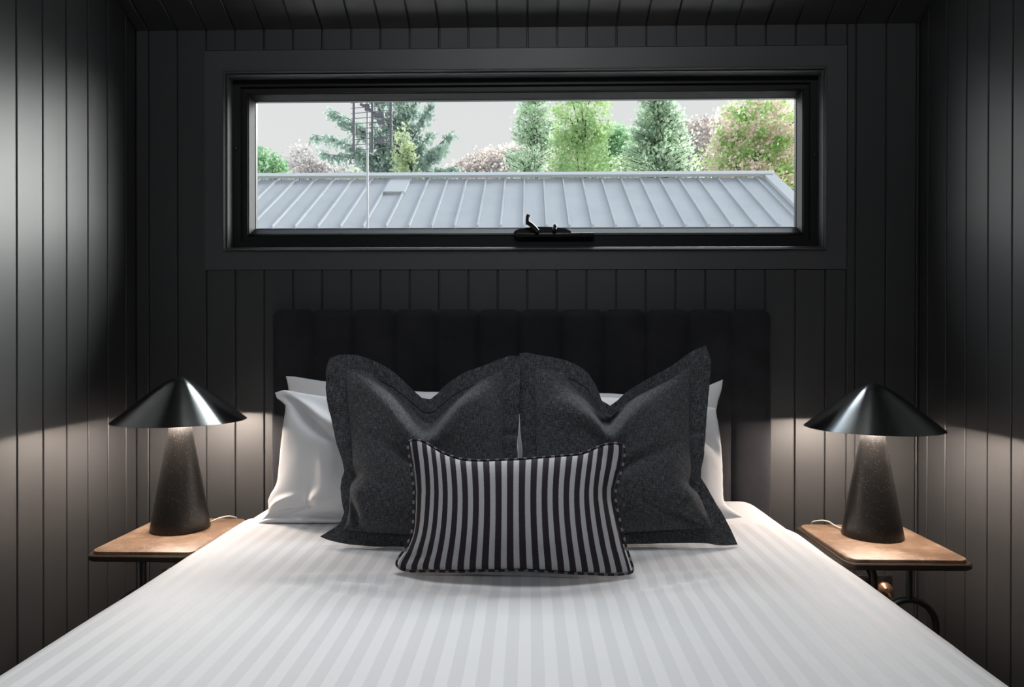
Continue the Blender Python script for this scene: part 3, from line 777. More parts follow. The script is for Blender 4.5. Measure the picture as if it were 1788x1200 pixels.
def nz_(x, y, z, s, o=0.0): return noise.noise(Vector((x * s + o, y * s - o, z * s + 3 * o)))
bm = bmesh.new()
drape(bm, -0.871, 0.775, 0.6285, 0.094, 0.30, [-0.088 - 0.025 * k for k in range(20)],
      lambda x, y, z: 0.0015 * nz_(x, y, z, 9))
thicken(bm, 0.004)
o = obj('bed_sheet', bm, M['sheet'], smooth=True, angle=70)
tag(o, 'plain white bed sheet showing at the head end beneath the pillows', 'sheet')

def duvet_disp(x, y, z):
    d = 0.0016 * nz_(x, y, z, 5) + 0.0016 * nz_(x * 2, y * 0.5, z, 5, 4)
    if z > 0.6:
        # hollow under the striped cushion, with a soft roll in front of it
        d -= 0.012 * math.exp(-((x + 0.03) / 0.27) ** 2 - ((y + 0.90) / 0.06) ** 2)
        d += 0.007 * math.exp(-((x + 0.03) / 0.36) ** 2 - ((y + 1.02) / 0.05) ** 2)
        # creases running out from the cushion corners
        for cx, cy, ang, ln_, a in ((-0.34, -0.93, 160, 0.13, 0.008), (-0.36, -0.86, 185, 0.15, 0.007), (0.30, -0.92, 25, 0.14, 0.008), (0.36, -0.83, 10, 0.12, 0.006), (-0.11, -0.99, 250, 0.05, 0.004)):
            c, s = math.cos(R(ang)), math.sin(R(ang))
            px, py = (x - cx) * c + (y - cy) * s, -(x - cx) * s + (y - cy) * c
            d += a * math.exp(-(px / ln_) ** 2 - (py / 0.016) ** 2) - a * 0.8 * math.exp(-(px / ln_) ** 2 - ((py - 0.035) / 0.02) ** 2)
    else:
        d += 0.006 * nz_(x, y * 1.0, z * 0.3, 7, 2)
    return d
bm = bmesh.new()
ys = [-0.405 - 0.004 * k for k in range(5)] + [-0.425 - 0.0125 * k for k in range(1, 134)]
drape(bm, -0.879, 0.783, 0.6365, 0.10, 0.24, ys, duvet_disp, head=lambda x, z: -0.5 * max(0, x - 0.62) if x > 0.62 else 0.35 * max(0, -x - 0.70))
thicken(bm, 0.006)
for f in bm.faces: pass
uvl = bm.loops.layers.uv.verify()
for f in bm.faces:
    for lp in f.loops: lp[uvl].uv.x += 0.0006 + 0.0418 * 0.26 + 0.006
o = obj('duvet', bm, M['duvet'], smooth=True, angle=70)
tag(o, 'white duvet with tonal satin stripes spread over the bed', 'duvet')

# ------------------------------------------------------------------ pillows and cushions
def coons(sh, u, v):
    """u left to right, v top to bottom, both 0..1, on the traced seam outline"""
    def at(P, t):
        f = max(0, min(1, t)) * (len(P) - 1); i = min(int(f), len(P) - 2); f -= i
        return (P[i][0] * (1 - f) + P[i + 1][0] * f, P[i][1] * (1 - f) + P[i + 1][1] * f)
    T, B, Lf, Rt = at(sh['top'], u), at(sh['bottom'], u), at(sh['left'], v), at(sh['right'], v)
    # ripples of the side seams die out quickly towards the middle of the cloth
    def calm(P, q, w):
        a, m_, b = P[0], P[len(P) // 2], P[-1]
        sm = [a[k] * (1 - v) * (1 - 2 * v) + 4 * m_[k] * v * (1 - v) + b[k] * v * (2 * v - 1) for k in (0, 1)]
        return tuple(sm[k] + (q[k] - sm[k]) * w for k in (0, 1))
    Lf = calm(sh['left'], Lf, math.exp(-u / 0.10)); Rt = calm(sh['right'], Rt, math.exp(-(1 - u) / 0.10))
    c00, c10, c01, c11 = sh['top'][0], sh['top'][-1], sh['bottom'][0], sh['bottom'][-1]
    return tuple((1 - v) * T[k] + v * B[k] + (1 - u) * Lf[k] + u * Rt[k]
                 - ((1 - u) * (1 - v) * c00[k] + u * (1 - v) * c10[k] + (1 - u) * v * c01[k] + u * v * c11[k]) for k in (0, 1))

def place(sh, p, n_off):
    a = R(sh['lean'])
    return Vector((p[0], sh['base_y'] + p[1] * math.sin(a) - n_off * math.cos(a), sh['base_z'] + p[1] * math.cos(a) + n_off * math.sin(a)))

def cushion(name, sh, material, T, m=0.03, ex=2.4, pw=0.5, seed=0, wr=0.004, front=None, parent=None, n=96, belly=0.2, back=0.8, corner=0.0):
    bm = bmesh.new()
    uvl = bm.loops.layers.uv.new('UVMap')
    F, B = {}, {}
    for j in range(n + 1):
        for i in range(n + 1):
            a, b = 2 * i / n - 1, 2 * j / n - 1
            # denser sampling near the seam
            a = math.sin(a * PI / 2) * 0.5 + a * 0.5; b = math.sin(b * PI / 2) * 0.5 + b * 0.5
            u, v = m + (1 - 2 * m) * (a + 1) / 2, m + (1 - 2 * m) * (b + 1) / 2
            p = coons(sh, u, v)
            t = T * max(0, (1 - abs(a) ** ex)) ** pw * max(0, (1 - abs(b) ** ex)) ** pw * (1 + belly * b)
            edge = min(1, t / (0.35 * T))
            w_ = wr * edge * (noise.noise(Vector((p[0] * 6 + seed, p[1] * 6, seed))) + 0.6 * noise.noise(Vector((p[0] * 14 + seed, p[1] * 10, seed + 5))))
            extra = front(a, b, p) if front else 0
            bd = i in (0, n) or j in (0, n)
            vf = bm.verts.new(place(sh, p, 0 if bd else max(0.002 * edge, t + w_ + extra * edge)))
            F[i, j] = (vf, u, v)
            if bd:
                B[i, j] = F[i, j]
            else:
                dip = -0.6 * extra if extra < 0 else 0
                B[i, j] = (bm.verts.new(place(sh, p, -max(0.002 * edge, (t + w_ - dip * 0) * back))), u, v)
    for G, fl in ((F, False), (B, True)):
        for j in range(n):
            for i in range(n):
                q = [G[i, j], G[i, j + 1], G[i + 1, j + 1], G[i + 1, j]]
                if fl: q = q[::-1]
                f = bm.faces.new([t[0] for t in q])
                for lp, t in zip(f.loops, q): lp[uvl].uv = (t[1], t[2])
    return obj(name, bm, material, parent, smooth=True, angle=100)

def flange(name, sh, material, parent, m=0.08, thick=0.0035, seed=0, wave=0.008, inner=0.02):
    """flat stitched border round a cushion"""
    bm = bmesh.new()
    uvl = bm.loops.layers.uv.new('UVMap')
    per = []
    n = 90
    for k in range(n): per.append((k / n, 0.0))
    for k in range(n): per.append((1.0, k / n))
    for k in range(n): per.append((1 - k / n, 1.0))
    for k in range(n): per.append((0.0, 1 - k / n))
    rows = []
    nr = 9
    for r in range(nr):
        t = r / (nr - 1)                   # 0 inner, 1 outer edge
        mm = (m + inner) * (1 - t)
        row = []
        for (u, v) in per:
            uu, vv = mm + (1 - 2 * mm) * u, mm + (1 - 2 * mm) * v
            p = coons(sh, uu, vv)
            ang = math.atan2(v - 0.5, u - 0.5)
            wv = wave * t * (noise.noise(Vector((math.cos(ang) * 5 + seed, math.sin(ang) * 5, seed))) + 0.7 * noise.noise(Vector((math.cos(ang) * 13 + seed, math.sin(ang) * 13, 7 + seed))))
            row.append((p, wv, uu, vv))
        rows.append(row)
    L_ = len(per)
    fr = [[(bm.verts.new(place(sh, p, w + thick)), u, v) for p, w, u, v in row] for row in rows]
    bk = [[(bm.verts.new(place(sh, p, w - thick)), u, v) for p, w, u, v in row] for row in rows]
    def quad(q):
        f = bm.faces.new([t[0] for t in q])
        for lp, t in zip(f.loops, q): lp[uvl].uv = (t[1], t[2])
    for r in range(nr - 1):
        for k in range(L_):
            k2 = (k + 1) % L_
            quad((fr[r][k], fr[r][k2], fr[r + 1][k2], fr[r + 1][k]))
            quad((bk[r][k2], bk[r][k], bk[r + 1][k], bk[r + 1][k2]))
    for k in range(L_):
        k2 = (k + 1) % L_
        quad((fr[-1][k], fr[-1][k2], bk[-1][k2], bk[-1][k]))
        quad((fr[0][k2], fr[0][k], bk[0][k], bk[0][k2]))
    return obj(name, bm, material, parent, smooth=True, angle=60)

def piping(name, sh, material, parent, r=0.0045):
    bm = bmesh.new()
    uvl = bm.loops.layers.uv.new('UVMap')
    pts = []
    n = 60
    for k in range(n): pts.append(coons(sh, k / n, 0))
    for k in range(n): pts.append(coons(sh, 1, k / n))
    for k in range(n): pts.append(coons(sh, 1 - k / n, 1))
    for k in range(n): pts.append(coons(sh, 0, 1 - k / n))
    P = [place(sh, p, 0) for p in pts]
    for _ in range(3):
        P = [(P[i - 1] + P[i] * 2 + P[(i + 1) % len(P)]) / 4 for i in range(len(P))]
    tube(bm, P, r, 10, closed=True, uvl=uvl)
    return obj(name, bm, material, parent, smooth=True)

def base_empty(name, sh, w=None):
    x = (sh['bottom'][0][0] + sh['bottom'][-1][0]) / 2
    return empty(name, (x, sh['base_y'], sh['base_z']))
S = CUSHION_SHAPES
def g2(a, b, a0, b0, sa, sb): return math.exp(-((a - a0) / sa) ** 2 - ((b - b0) / sb) ** 2)
def ridge(a, b, a0, b0, ang, ln_, wd):
    c, s = math.cos(R(ang)), math.sin(R(ang))
    px, py = (a - a0) * c + (b - b0) * s, -(a - a0) * s + (b - b0) * c
    return math.exp(-(px / ln_) ** 2 - (py / wd) ** 2)

# white pillows: two stacked against the headboard on each side
def pillow(key, label, T, seed, front=None):
    sh = S[key]
    e_ = base_empty('pillow', sh)
    tag(e_, label, 'pillow', 'white pillows leaning on the headboard')
    cushion('pillowcase', sh, M['pillow'], T, m=0.0, ex=2.2, pw=0.55, seed=seed, wr=0.006, parent=e_, front=front, belly=0.15)
    return e_
def f_wl(a, b, p):
    return (-0.034 * ridge(a, b, -0.80, -0.70, 52, 0.30, 0.07) + 0.026 * ridge(a, b, -0.62, -0.62, 48, 0.42, 0.09) - 0.026 * ridge(a, b, -0.62, -0.38, 48, 0.36, 0.07)
            + 0.012 * ridge(a, b, -0.50, -0.22, 60, 0.3, 0.07)
            + 0.026 * g2(a, b, -0.56, 0.66, 0.07, 0.14) - 0.016 * g2(a, b, -0.66, 0.62, 0.05, 0.16) - 0.034 * ridge(a, b, -0.80, 0.80, -22, 0.24, 0.06)
            + 0.020 * ridge(a, b, -0.86, 0.66, -30, 0.14, 0.05) - 0.030 * ridge(a, b, -0.45, 0.90, 4, 0.3, 0.05)
            + 0.010 * ridge(a, b, -0.55, 0.2, 80, 0.5, 0.07) - 0.008 * ridge(a, b, -0.44, 0.1, 84, 0.5, 0.03))
pillow('white_back_left', 'white pillow at the back left, upright against the headboard behind another pillow', 0.050, 3)
pillow('white_back_right', 'white pillow at the back right, its pointed corner showing above another pillow', 0.050, 5)
pillow('white_left', 'plump creased white pillow at the left behind the dark linen cushion', 0.070, 11, f_wl)
pillow('white_right', 'white pillow at the right of which a warm-lit edge shows beside the dark cushion', 0.070, 17,
       lambda a, b, p: -0.016 * ridge(a, b, 0.85, -0.4, 60, 0.4, 0.08))

# charcoal linen cushions with flanged edges, chopped in the middle
def f_dl(a, b, p):
    a0 = 0.04
    return (-0.075 * g2(a, b, a0, -1.0, 0.34, 0.30) + 0.022 * g2(a, b, a0, -0.36, 0.46, 0.20)
            - 0.030 * ridge(a, b, -0.45, -0.86, 30, 0.50, 0.09) + 0.022 * ridge(a, b, -0.42, -0.56, 32, 0.40, 0.16)
            - 0.026 * ridge(a, b, 0.55, -0.92, -32, 0.40, 0.08) + 0.020 * ridge(a, b, 0.50, -0.60, -30, 0.40, 0.17)
            - 0.012 * ridge(a, b, -0.1, 0.0, 12, 0.6, 0.10)
            - 0.030 * g2(a, b, -0.98, 0.35, 0.16, 0.10) + 0.012 * g2(a, b, -0.8, 0.55, 0.15, 0.10) - 0.022 * ridge(a, b, -0.84, 0.80, 60, 0.3, 0.06))
def f_dr(a, b, p):
    a0 = -0.42
    return (-0.075 * g2(a, b, a0 + 0.04, -1.0, 0.26, 0.28) + 0.024 * g2(a, b, a0 + 0.05, -0.46, 0.46, 0.18)
            - 0.032 * ridge(a, b, -0.02, -0.84, -34, 0.40, 0.07) + 0.022 * ridge(a, b, 0.12, -0.60, -34, 0.40, 0.16)
            - 0.014 * ridge(a, b, 0.1, 0.05, -10, 0.6, 0.10)
            - 0.030 * g2(a, b, 0.98, 0.45, 0.15, 0.10) + 0.026 * g2(a, b, 0.80, 0.64, 0.12, 0.14) - 0.026 * ridge(a, b, 0.66, 0.84, 30, 0.3, 0.06))
for key, label, fn, sd in (('dark_left', 'charcoal linen cushion with stitched border, left one of the two dark cushions', f_dl, 21),
                           ('dark_right', 'charcoal linen cushion with stitched border, right one with the tall pointed corner', f_dr, 33)):
    e_ = base_empty('linen_cushion', S[key])
    tag(e_, label, 'cushion', 'pair of charcoal linen cushions on the bed')
    cushion('cushion_cover', S[key], M['linen'], 0.085, m=0.075, ex=2.6, pw=0.5, seed=sd, wr=0.008, parent=e_, front=fn, back=0.6, n=110)
    flange('border', S[key], M['linen'], e_, m=0.075, seed=sd)

e_ = base_empty('striped_cushion', S['lumbar'])
tag(e_, 'small rectangular cushion with aubergine and grey stripes in front of the dark cushions', 'cushion')
cushion('cushion_cover', S['lumbar'], M['stripe'], 0.062, m=0.012, ex=2.3, pw=0.55, seed=44, wr=0.003, parent=e_, n=100, back=0.7,
        front=lambda a, b, p: -0.010 * ridge(a, b, 0.93, -0.75, 60, 0.25, 0.10) - 0.010 * ridge(a, b, 0.97, 0.0, 80, 0.3, 0.08) - 0.008 * ridge(a, b, -0.9, 0.85, -40, 0.25, 0.08))
piping('piping', S['lumbar'], M['piping'], e_, 0.0027)

# ------------------------------------------------------------------ bedside tables
def table(x0, x1, y0, y1, label, side):
    zt = 0.575
    cx = (x0 + x1) / 2
    t = empty('bedside_table', (cx, (y0 + y1) / 2, 0))
    tag(t, label, 'bedside table', 'pair of small tray-top bedside tables')
    bm = bmesh.new()
    r = 0.036
    slab(bm, [(rrect(x0 + .003, x1 - .003, y0 + .003, y1 - .003, r - .003), zt - 0.026), (rrect(x0, x1, y0, y1, r), zt - 0.023),
              (rrect(x0, x1, y0, y1, r), zt - 0.012), (rrect(x0 + .003, x1 - .003, y0 + .003, y1 - .003, r - .003), zt - 0.009)])
    obj('tray', bm, M['bronze'], t, smooth=True, angle=40)
    bm = bmesh.new()
    g = 0.012
    slab(bm, [(rrect(x0 + g, x1 - g, y0 + g, y1 - g, r - g + .004), zt - 0.009), (rrect(x0 + g, x1 - g, y0 + g, y1 - g, r - g + .004), zt - 0.0015),
              (rrect(x0 + g + .002, x1 - g - .002, y0 + g + .002, y1 - g - .002, r - g + .002), zt)])
    obj('stone_top', bm, M['stone'], t, smooth=True, angle=40)
    for yy in (y0 + 0.016, y1 - 0.016):
        bm = bmesh.new()
        tube(bm, [(cx, yy, zt - 0.024), (cx, yy, 0.472)], 0.0085, 14)
        obj('stem', bm, M['black_metal'], t, smooth=True, angle=50)
        bm = bmesh.new()
        ra = 0.070
        pts = [(cx - ra, yy, 0.0085)] + [(cx + ra * math.cos(PI - PI * k / 24), yy, 0.398 + ra * math.sin(PI - PI * k / 24)) for k in range(25)] + [(cx + ra, yy, 0.0085)]
        tube(bm, pts, 0.0085, 14)
        obj('arched_leg', bm, M['black_metal'], t, smooth=True, angle=50)
    bm = bmesh.new()
    bx = cx - side * 0.080
    tube(bm, [(bx, y0 + 0.07, zt - 0.024), (bx + side * 0.008, y0 + 0.07, 0.534), (bx + side * 0.014, y0 + 0.07, 0.515), (bx + side * 0.016, y0 + 0.07, 0.48), (bx + side * 0.016, y0 + 0.07, 0.0085)], 0.0085, 14)
    obj('brace', bm, M['black_metal'], t, smooth=True, angle=60)
    bm = bmesh.new()
    tube(bm, [(cx, y0 + 0.016, 0.0085), (cx, y1 - 0.016, 0.0085)], 0.0085, 12)
    for yy in (y0 + 0.016, y1 - 0.016):
        tube(bm, [(cx - 0.12, yy, 0.0085), (cx + 0.12, yy, 0.0085)], 0.0085, 12)
    obj('foot_frame', bm, M['black_metal'], t, smooth=True, angle=60)
table(-1.208, -0.893, -0.515, -0.132, 'tan-topped black metal table to the left of the bed', -1)
table(0.832, 1.171, -0.528, -0.152, 'tan-topped black metal table to the right of the bed', 1)

# ------------------------------------------------------------------ mushroom lamps
def lamp(cx, cy, zb, rb, zr, rs, label, power):
    t = empty('mushroom_lamp', (cx, cy, zb))
    tag(t, label, 'table lamp', 'pair of black mushroom table lamps')
    bm = bmesh.new()
    zt = zr - 0.008
    prof = [(0, zb), (rb - .004, zb), (rb - .0012, zb + .0012), (rb, zb + .004)]
    for k in range(1, 9): prof.append((rb + (0.031 - rb) * k / 8, zb + .004 + (zt - zb - .006) * k / 8))
    prof += [(0.029, zt), (0, zt)]
    lathe(bm, prof, cx, cy, 72)
    o_ = obj('cone_base', bm, M['cone'], t, smooth=True, angle=40)
    h = 0.133
    fr = [(1.0, 0.0), (0.9, 0.118), (0.75, 0.295), (0.62, 0.45), (0.5, 0.59), (0.4, 0.70), (0.32, 0.785), (0.25, 0.855), (0.18, 0.915), (0.12, 0.955), (0.06, 0.985), (0.0, 0.995)]
    bm = bmesh.new()
    pr = [(rs - 0.0016, zr)] + [(rs * a, zr + 0.0008 + h * b) for a, b in fr]
    lathe(bm, pr, cx, cy, 96)
    sh_ = obj('shade', bm, M['shade'], t, smooth=True, angle=50)
    bm = bmesh.new()
    lathe(bm, [((rs - 0.0018) * a, zr + h * b - 0.0012 * (b > 0)) for a, b in fr], cx, cy, 96)
    obj('shade_lining', bm, M['shade_in'], sh_, smooth=True)
    bm = bmesh.new()
    bmesh.ops.create_uvsphere(bm, u_segments=20, v_segments=10, radius=1, matrix=Matrix.Translation((cx, cy, zt + 0.001)) @ Matrix.Diagonal((0.022, 0.022, 0.006, 1)))
    obj('diffuser', bm, M['bulb'], t, smooth=True)
    bm = bmesh.new()
    for k in range(3):
        a = R(30 + 120 * k)
        tube(bm, [(cx + 0.026 * math.cos(a), cy + 0.026 * math.sin(a), zt - 0.002), (cx + 0.045 * math.cos(a), cy + 0.045 * math.sin(a), zr + h * 0.80)], 0.0016, 6)
    obj('shade_support', bm, M['black_metal'], t, smooth=True)
    d = bpy.data.lights.new('lamp_light', 'POINT')
    d.energy = power * 0.96; d.color = (1.0, 0.84, 0.72); d.shadow_soft_size = 0.010
    lo = bpy.data.objects.new('lamp_light', d)
    lo.location = (cx, cy, zr + 0.012)
    col.objects.link(lo)
    lo.parent = t
    lo.matrix_parent_inverse = Matrix.Translation(-t.location)
    d = bpy.data.lights.new('lamp_downlight', 'AREA')
    d.shape = 'DISK'; d.size = 0.20; d.energy = power * 0.85; d.color = (1.0, 0.84, 0.72)
    lo = bpy.data.objects.new('lamp_downlight', d)
    lo.location = (cx, cy, zr + 0.035)
    col.objects.link(lo)
    lo.parent = t
    lo.matrix_parent_inverse = Matrix.Translation(-t.location)
lamp(-1.0620, -0.2700, 0.5755, 0.0850, 0.9053, 0.1905, 'black mushroom table lamp on the left bedside table', 6.6)
lamp(1.0130, -0.2885, 0.5755, 0.0840, 0.8930, 0.1885, 'black mushroom table lamp on the right bedside table', 6.6)

def cord(pts, label):
    bm = bmesh.new()
    P = [Vector(p) for p in pts]
    Q = [2 * P[0] - P[1]] + P + [2 * P[-1] - P[-2]]
    out = []
    for i in range(1, len(Q) - 2):
        for k in range(8):
            t = k / 8; a, b, c, d = Q[i - 1:i + 3]
            out.append(0.5 * ((2 * b) + (-a + c) * t + (2 * a - 5 * b + 4 * c - d) * t * t + (-a + 3 * b - 3 * c + d) * t ** 3))
    out.append(P[-1])
    tube(bm, out, 0.0026, 8)
    tag(obj('power_cord', bm, M['cord'], smooth=True), label, 'power cord')
cord([(0.948, -0.2285, 0.5795), (0.942, -0.200, 0.5805), (0.930, -0.172, 0.587), (0.905, -0.150, 0.5815), (0.898, -0.128, 0.560), (0.910, -0.10, 0.46), (1.00, -0.07, 0.36), (1.09, -0.045, 0.338)], 'pale power cord looping behind the right lamp')
cord([(-1.000, -0.2085, 0.5795), (-0.975, -0.180, 0.587), (-0.955, -0.150, 0.5825), (-0.945, -0.125, 0.560), (-0.955, -0.09, 0.46), (-1.05, -0.06, 0.37), (-1.12, -0.035, 0.335)], 'pale power cord looping behind the left lamp')

# wall sockets
def socket(x0, x1, z0, z1, label):
    t = empty('wall_socket', ((x0 + x1) / 2, 0, z0))
    tag(t, label, 'power socket', 'black double power sockets low on the wall')
    bm = bmesh.new(); box(bm, x0, x1, -0.010, -0.0003, z0, z1, 0.004, 3)
    obj('face_plate', bm, M['socket'], t, smooth=True, angle=40)
    for k in (0.27, 0.73):
        x = x0 + (x1 - x0) * k
        bm = bmesh.new(); box(bm, x - 0.006, x + 0.006, -0.0145, -0.0095, z1 - 0.022, z1 - 0.006, 0.0015)
        obj('switch', bm, M['socket'], t, smooth=True, angle=40)
        bm = bmesh.new()
        for dx, dz, w_, h_ in ((-0.006, 0, 0.0015, 0.008), (0.006, 0, 0.0015, 0.008), (0, -0.011, 0.0015, 0.008)):
            box(bm, x + dx - w_, x + dx + w_, -0.0104, -0.0096, z0 + 0.028 + dz - h_ / 2, z0 + 0.028 + dz + h_ / 2)
        obj('outlet', bm, M['winder'], t)
socket(1.100, 1.215, 0.292, 0.367, 'black double power socket on the wall behind the right bedside table')
socket(-1.258, -1.143, 0.292, 0.367, 'black double power socket on the wall behind the left bedside table')
t = empty('plug', (1.183, -0.01, 0.32))
tag(t, 'copper coloured plug pushed into the right wall socket', 'plug')
bm = bmesh.new()
ax = Vector((-0.15, -1, 0.1)).normalized()
for k, (r0, r1, a, b) in enumerate(((0.017, 0.024, 0.0, 0.006), (0.024, 0.024, 0.006, 0.012), (0.021, 0.023, 0.012, 0.018), (0.023, 0.014, 0.018, 0.026), (0.014, 0.008, 0.026, 0.032))):
    p0 = Vector((1.186, -0.0105, 0.322))
    tube(bm, [p0 + ax * a, p0 + ax * b], r0, 24, r_end=r1)
pb = obj('plug_body', bm, M['copper'], t, smooth=True, angle=35)
bm = bmesh.new()
tube(bm, [(1.184, -0.034, 0.322), (1.190, -0.042, 0.305), (1.202, -0.040, 0.290), (1.205, -0.03, 0.262), (1.19, -0.02, 0.20), (1.16, -0.02, 0.10), (1.12, -0.03, 0.006)], 0.006, 10, r_end=0.003)
obj('plug_lead', bm, M['copper'], t, smooth=True)
# ------------------------------------------------------------------ outside: neighbouring house with standing seam roof
EY, EZ, RY, RZ = 9.93, 3.13, 12.50, 4.575
RX0, RX1 = -9.5, 4.92
SX0, SP = -0.101, 0.403
house = empty('neighbouring_house', (-2.0, 12.5, 0))
tag(house, 'neighbouring house with pale grey standing seam metal roof outside the window', 'house')
sd = Vector((0, RY - EY, RZ - EZ)); slen = sd.length; sd.normalize()
sn = Vector((0, -sd.z, sd.y))
def rp(x, s, h): return Vector((x, EY, EZ)) + sd * s + sn * h
def rbox(bm, x0, x1, s0, s1, h0, h1):
    v_ = [bm.verts.new(rp(x, s, h)) for x in (x0, x1) for s in (s0, s1) for h in (h0, h1)]
    for f in ((0, 1, 3, 2), (4, 6, 7, 5), (0, 2, 6, 4), (1, 5, 7, 3), (0, 4, 5, 1), (2, 3, 7, 6)):
        bm.faces.new([v_[k] for k in f])
bm = bmesh.new()
rbox(bm, RX0, RX1, 0, slen, -0.03, 0)
k = -23
while SX0 + SP * k < RX1 - 0.1:
    x = SX0 + SP * k
    if x > RX0:
        rbox(bm, x - 0.014, x + 0.014, 0.0, slen, 0.0, 0.045)
        box(bm, x - 0.02, x + 0.02, EY - 0.03, EY + 0.01, EZ - 0.09, EZ + 0.045)
    k += 1
obj('roof_sheeting', bm, M['roof'], house)
bm = bmesh.new()
rbox(bm, RX0, RX1 + 0.14, slen - 0.10, slen + 0.12, 0.05, 0.11)
obj('ridge_cap', bm, M['roof_cap'], house)
bm = bmesh.new()
rbox(bm, RX1 - 0.04, RX1 + 0.20, -0.03, slen + 0.12, 0.03, 0.095)
obj('barge_cap', bm, M['roof_cap'], house)
bm = bmesh.new()
kk = round((-2.75 - SX0) / SP)
rbox(bm, SX0 + SP * kk + 0.014, SX0 + SP * (kk + 1) + 0.03, slen - 1.02, slen - 0.02, 0.0, 0.052)
obj('flashing_panel', bm, M['roof_cap'], house)
bm = bmesh.new()
box(bm, RX0, RX1 + 0.1, EY - 0.14, EY - 0.03, EZ - 0.16, EZ - 0.05, 0.01)
obj('gutter', bm, M['roof_cap'], house)
bm = bmesh.new()
sd2 = [(EY, EZ), (RY, RZ), (2 * RY - EY, EZ)]
box(bm, RX0 + 0.2, RX1 - 0.15, EY + 0.35, 2 * RY - EY - 0.35, 0, EZ + 0.02)
# far slope and gable closing
a = [bm.verts.new((x, y, z - 0.04)) for x in (RX0 + 0.1, RX1 - 0.05) for y, z in sd2]
bm.faces.new(a[:3]); bm.faces.new(a[3:][::-1]); bm.faces.new((a[1], a[2], a[5], a[4])); bm.faces.new((a[0], a[3], a[5], a[2]))
obj('house_wall', bm, M['clad'], house)

# ------------------------------------------------------------------ aerial on its mast
t = empty('tv_aerial', (-2.585, 8.85, 0))
tag(t, 'television aerial grid on a pale mast rising in front of the grey roof', 'aerial')
bm = bmesh.new(); tube(bm, [(-2.585, 8.85, 0), (-2.60, 8.85, 5.6)], 0.019, 14); obj('mast', bm, M['pole'], t, smooth=True, angle=40)
bm = bmesh.new()
for x in (-2.79, -2.495, -2.20):
    box(bm, x - 0.019, x + 0.019, 8.74, 8.77, 4.15 + (0.08 if x > -2.3 else 0), 5.75)
obj('grid_frame', bm, M['aerial'], t)
for k in range(19):
    z = 4.19 + k * 0.084
    bm = bmesh.new(); tube(bm, [(-2.84, 8.755, z - 0.02), (-2.15, 8.755, z + 0.035)], 0.0058, 6); obj('grid_rod', bm, M['aerial_rod'], t, smooth=True)
for z in (4.30, 4.60, 4.93, 5.25):
    bm = bmesh.new()
    for sx in (-1, 1):
        tube(bm, [(-2.34, 8.66, z), (-2.34 + sx * 0.13, 8.64, z + 0.055)], 0.008, 6)
        tube(bm, [(-2.34, 8.66, z), (-2.34 + sx * 0.13, 8.64, z - 0.03)], 0.008, 6)
    box(bm, -2.40, -2.28, 8.65, 8.75, z - 0.02, z + 0.02)
    obj('bow_tie_element', bm, M['aerial'], t)
bm = bmesh.new()
tube(bm, [(-2.70, 8.80, 4.93), (-2.60, 8.82, 4.88), (-2.50, 8.80, 4.80), (-2.38, 8.74, 4.72)], 0.026, 10)
box(bm, -2.63, -2.55, 8.80, 8.89, 4.83, 4.93)
box(bm, -2.46, -2.30, 8.70, 8.78, 4.69, 4.76)
obj('mounting_bracket', bm, M['aerial'], t)

# ------------------------------------------------------------------ ground, hill and trees
bm = bmesh.new()
for c in ((-80, 0.12), (80, 0.12), (80, 140), (-80, 140)): bm.verts.new((*c, -0.13))
bm.faces.new(bm.verts)
g = obj('ground', bm, M['bounce_ground'], kind='structure')
# hill: profile of height over x at distance
bm = bmesh.new()
prof = [(-70, 13), (-45, 15), (-32, 18), (-22, 19.5), (-14, 20.6), (-10.4, 22.6), (-8, 24.3), (-5.8, 25.4), (-1.9, 25.8), (4, 25.4), (12, 27.0), (23, 29.4), (27, 29.8), (36, 27), (50, 21), (75, 14)]
def hz(x):
    for (a, b), (c, d) in zip(prof[:-1], prof[1:]):
        if a <= x <= c:
            t_ = (x - a) / (c - a); t_ = t_ * t_ * (3 - 2 * t_); return b + (d - b) * t_
    return 0
rows = []
for j in range(26):
    y = 55 + j * 1.9
    row = []
    for i in range(400):
        x = -70 + i * 145 / 399
        f = math.sin(min(1, j / 20) * PI / 2)
        bumpz = 0.5 * noise.noise(Vector((x * 0.5, y * 0.5, 1))) + 0.45 * noise.noise(Vector((x * 1.6, y * 1.6, 4)))
        row.append(bm.verts.new((x, y, hz(x) * f + (bumpz if j > 0 else 0) - 0.13 * (j == 0))))
    rows.append(row)
for a, b in zip(rows[:-1], rows[1:]):
    for k in range(len(a) - 1): bm.faces.new((a[k], a[k + 1], b[k + 1], b[k]))
o = obj('hillside', bm, M['hill'], smooth=True); o['kind'] = 'structure'

tr = random.Random(5)
def leafquad(bm, c, s, droop=0.0):
    d = Vector((tr.gauss(0, 1), tr.gauss(0, 1), tr.gauss(0, 1) - droop)).normalized()
    w_ = d.cross(Vector((tr.gauss(0, 1), tr.gauss(0, 1), tr.gauss(0, 1)))).normalized()
    s = s * tr.uniform(0.6, 1.25)
    a, b = d * s, w_ * s * 0.42
    bm.faces.new([bm.verts.new(c - a * 0.5), bm.verts.new(c + b), bm.verts.new(c + a * 0.5), bm.verts.new(c - b)])

# scrub covering the hillside, too many plants to count
bm = bmesh.new()
for _k in range(6500):
    x = tr.uniform(-32, 44); j = tr.uniform(6, 21)
    y = 55 + j * 1.9
    z = hz(x) * math.sin(min(1, j / 20) * PI / 2)
    r_ = tr.uniform(0.35, 0.85)
    for _l in range(11):
        leafquad(bm, Vector((x + tr.gauss(0, r_ * 0.6), y + tr.gauss(0, r_ * 0.6), z + abs(tr.gauss(0, r_ * 0.55)) + 0.1)), 0.40)
o = obj('hillside_scrub', bm, M['scrub']); tag(o, 'dry grey brown scrub covering the distant hillside', 'scrub', None, 'stuff')

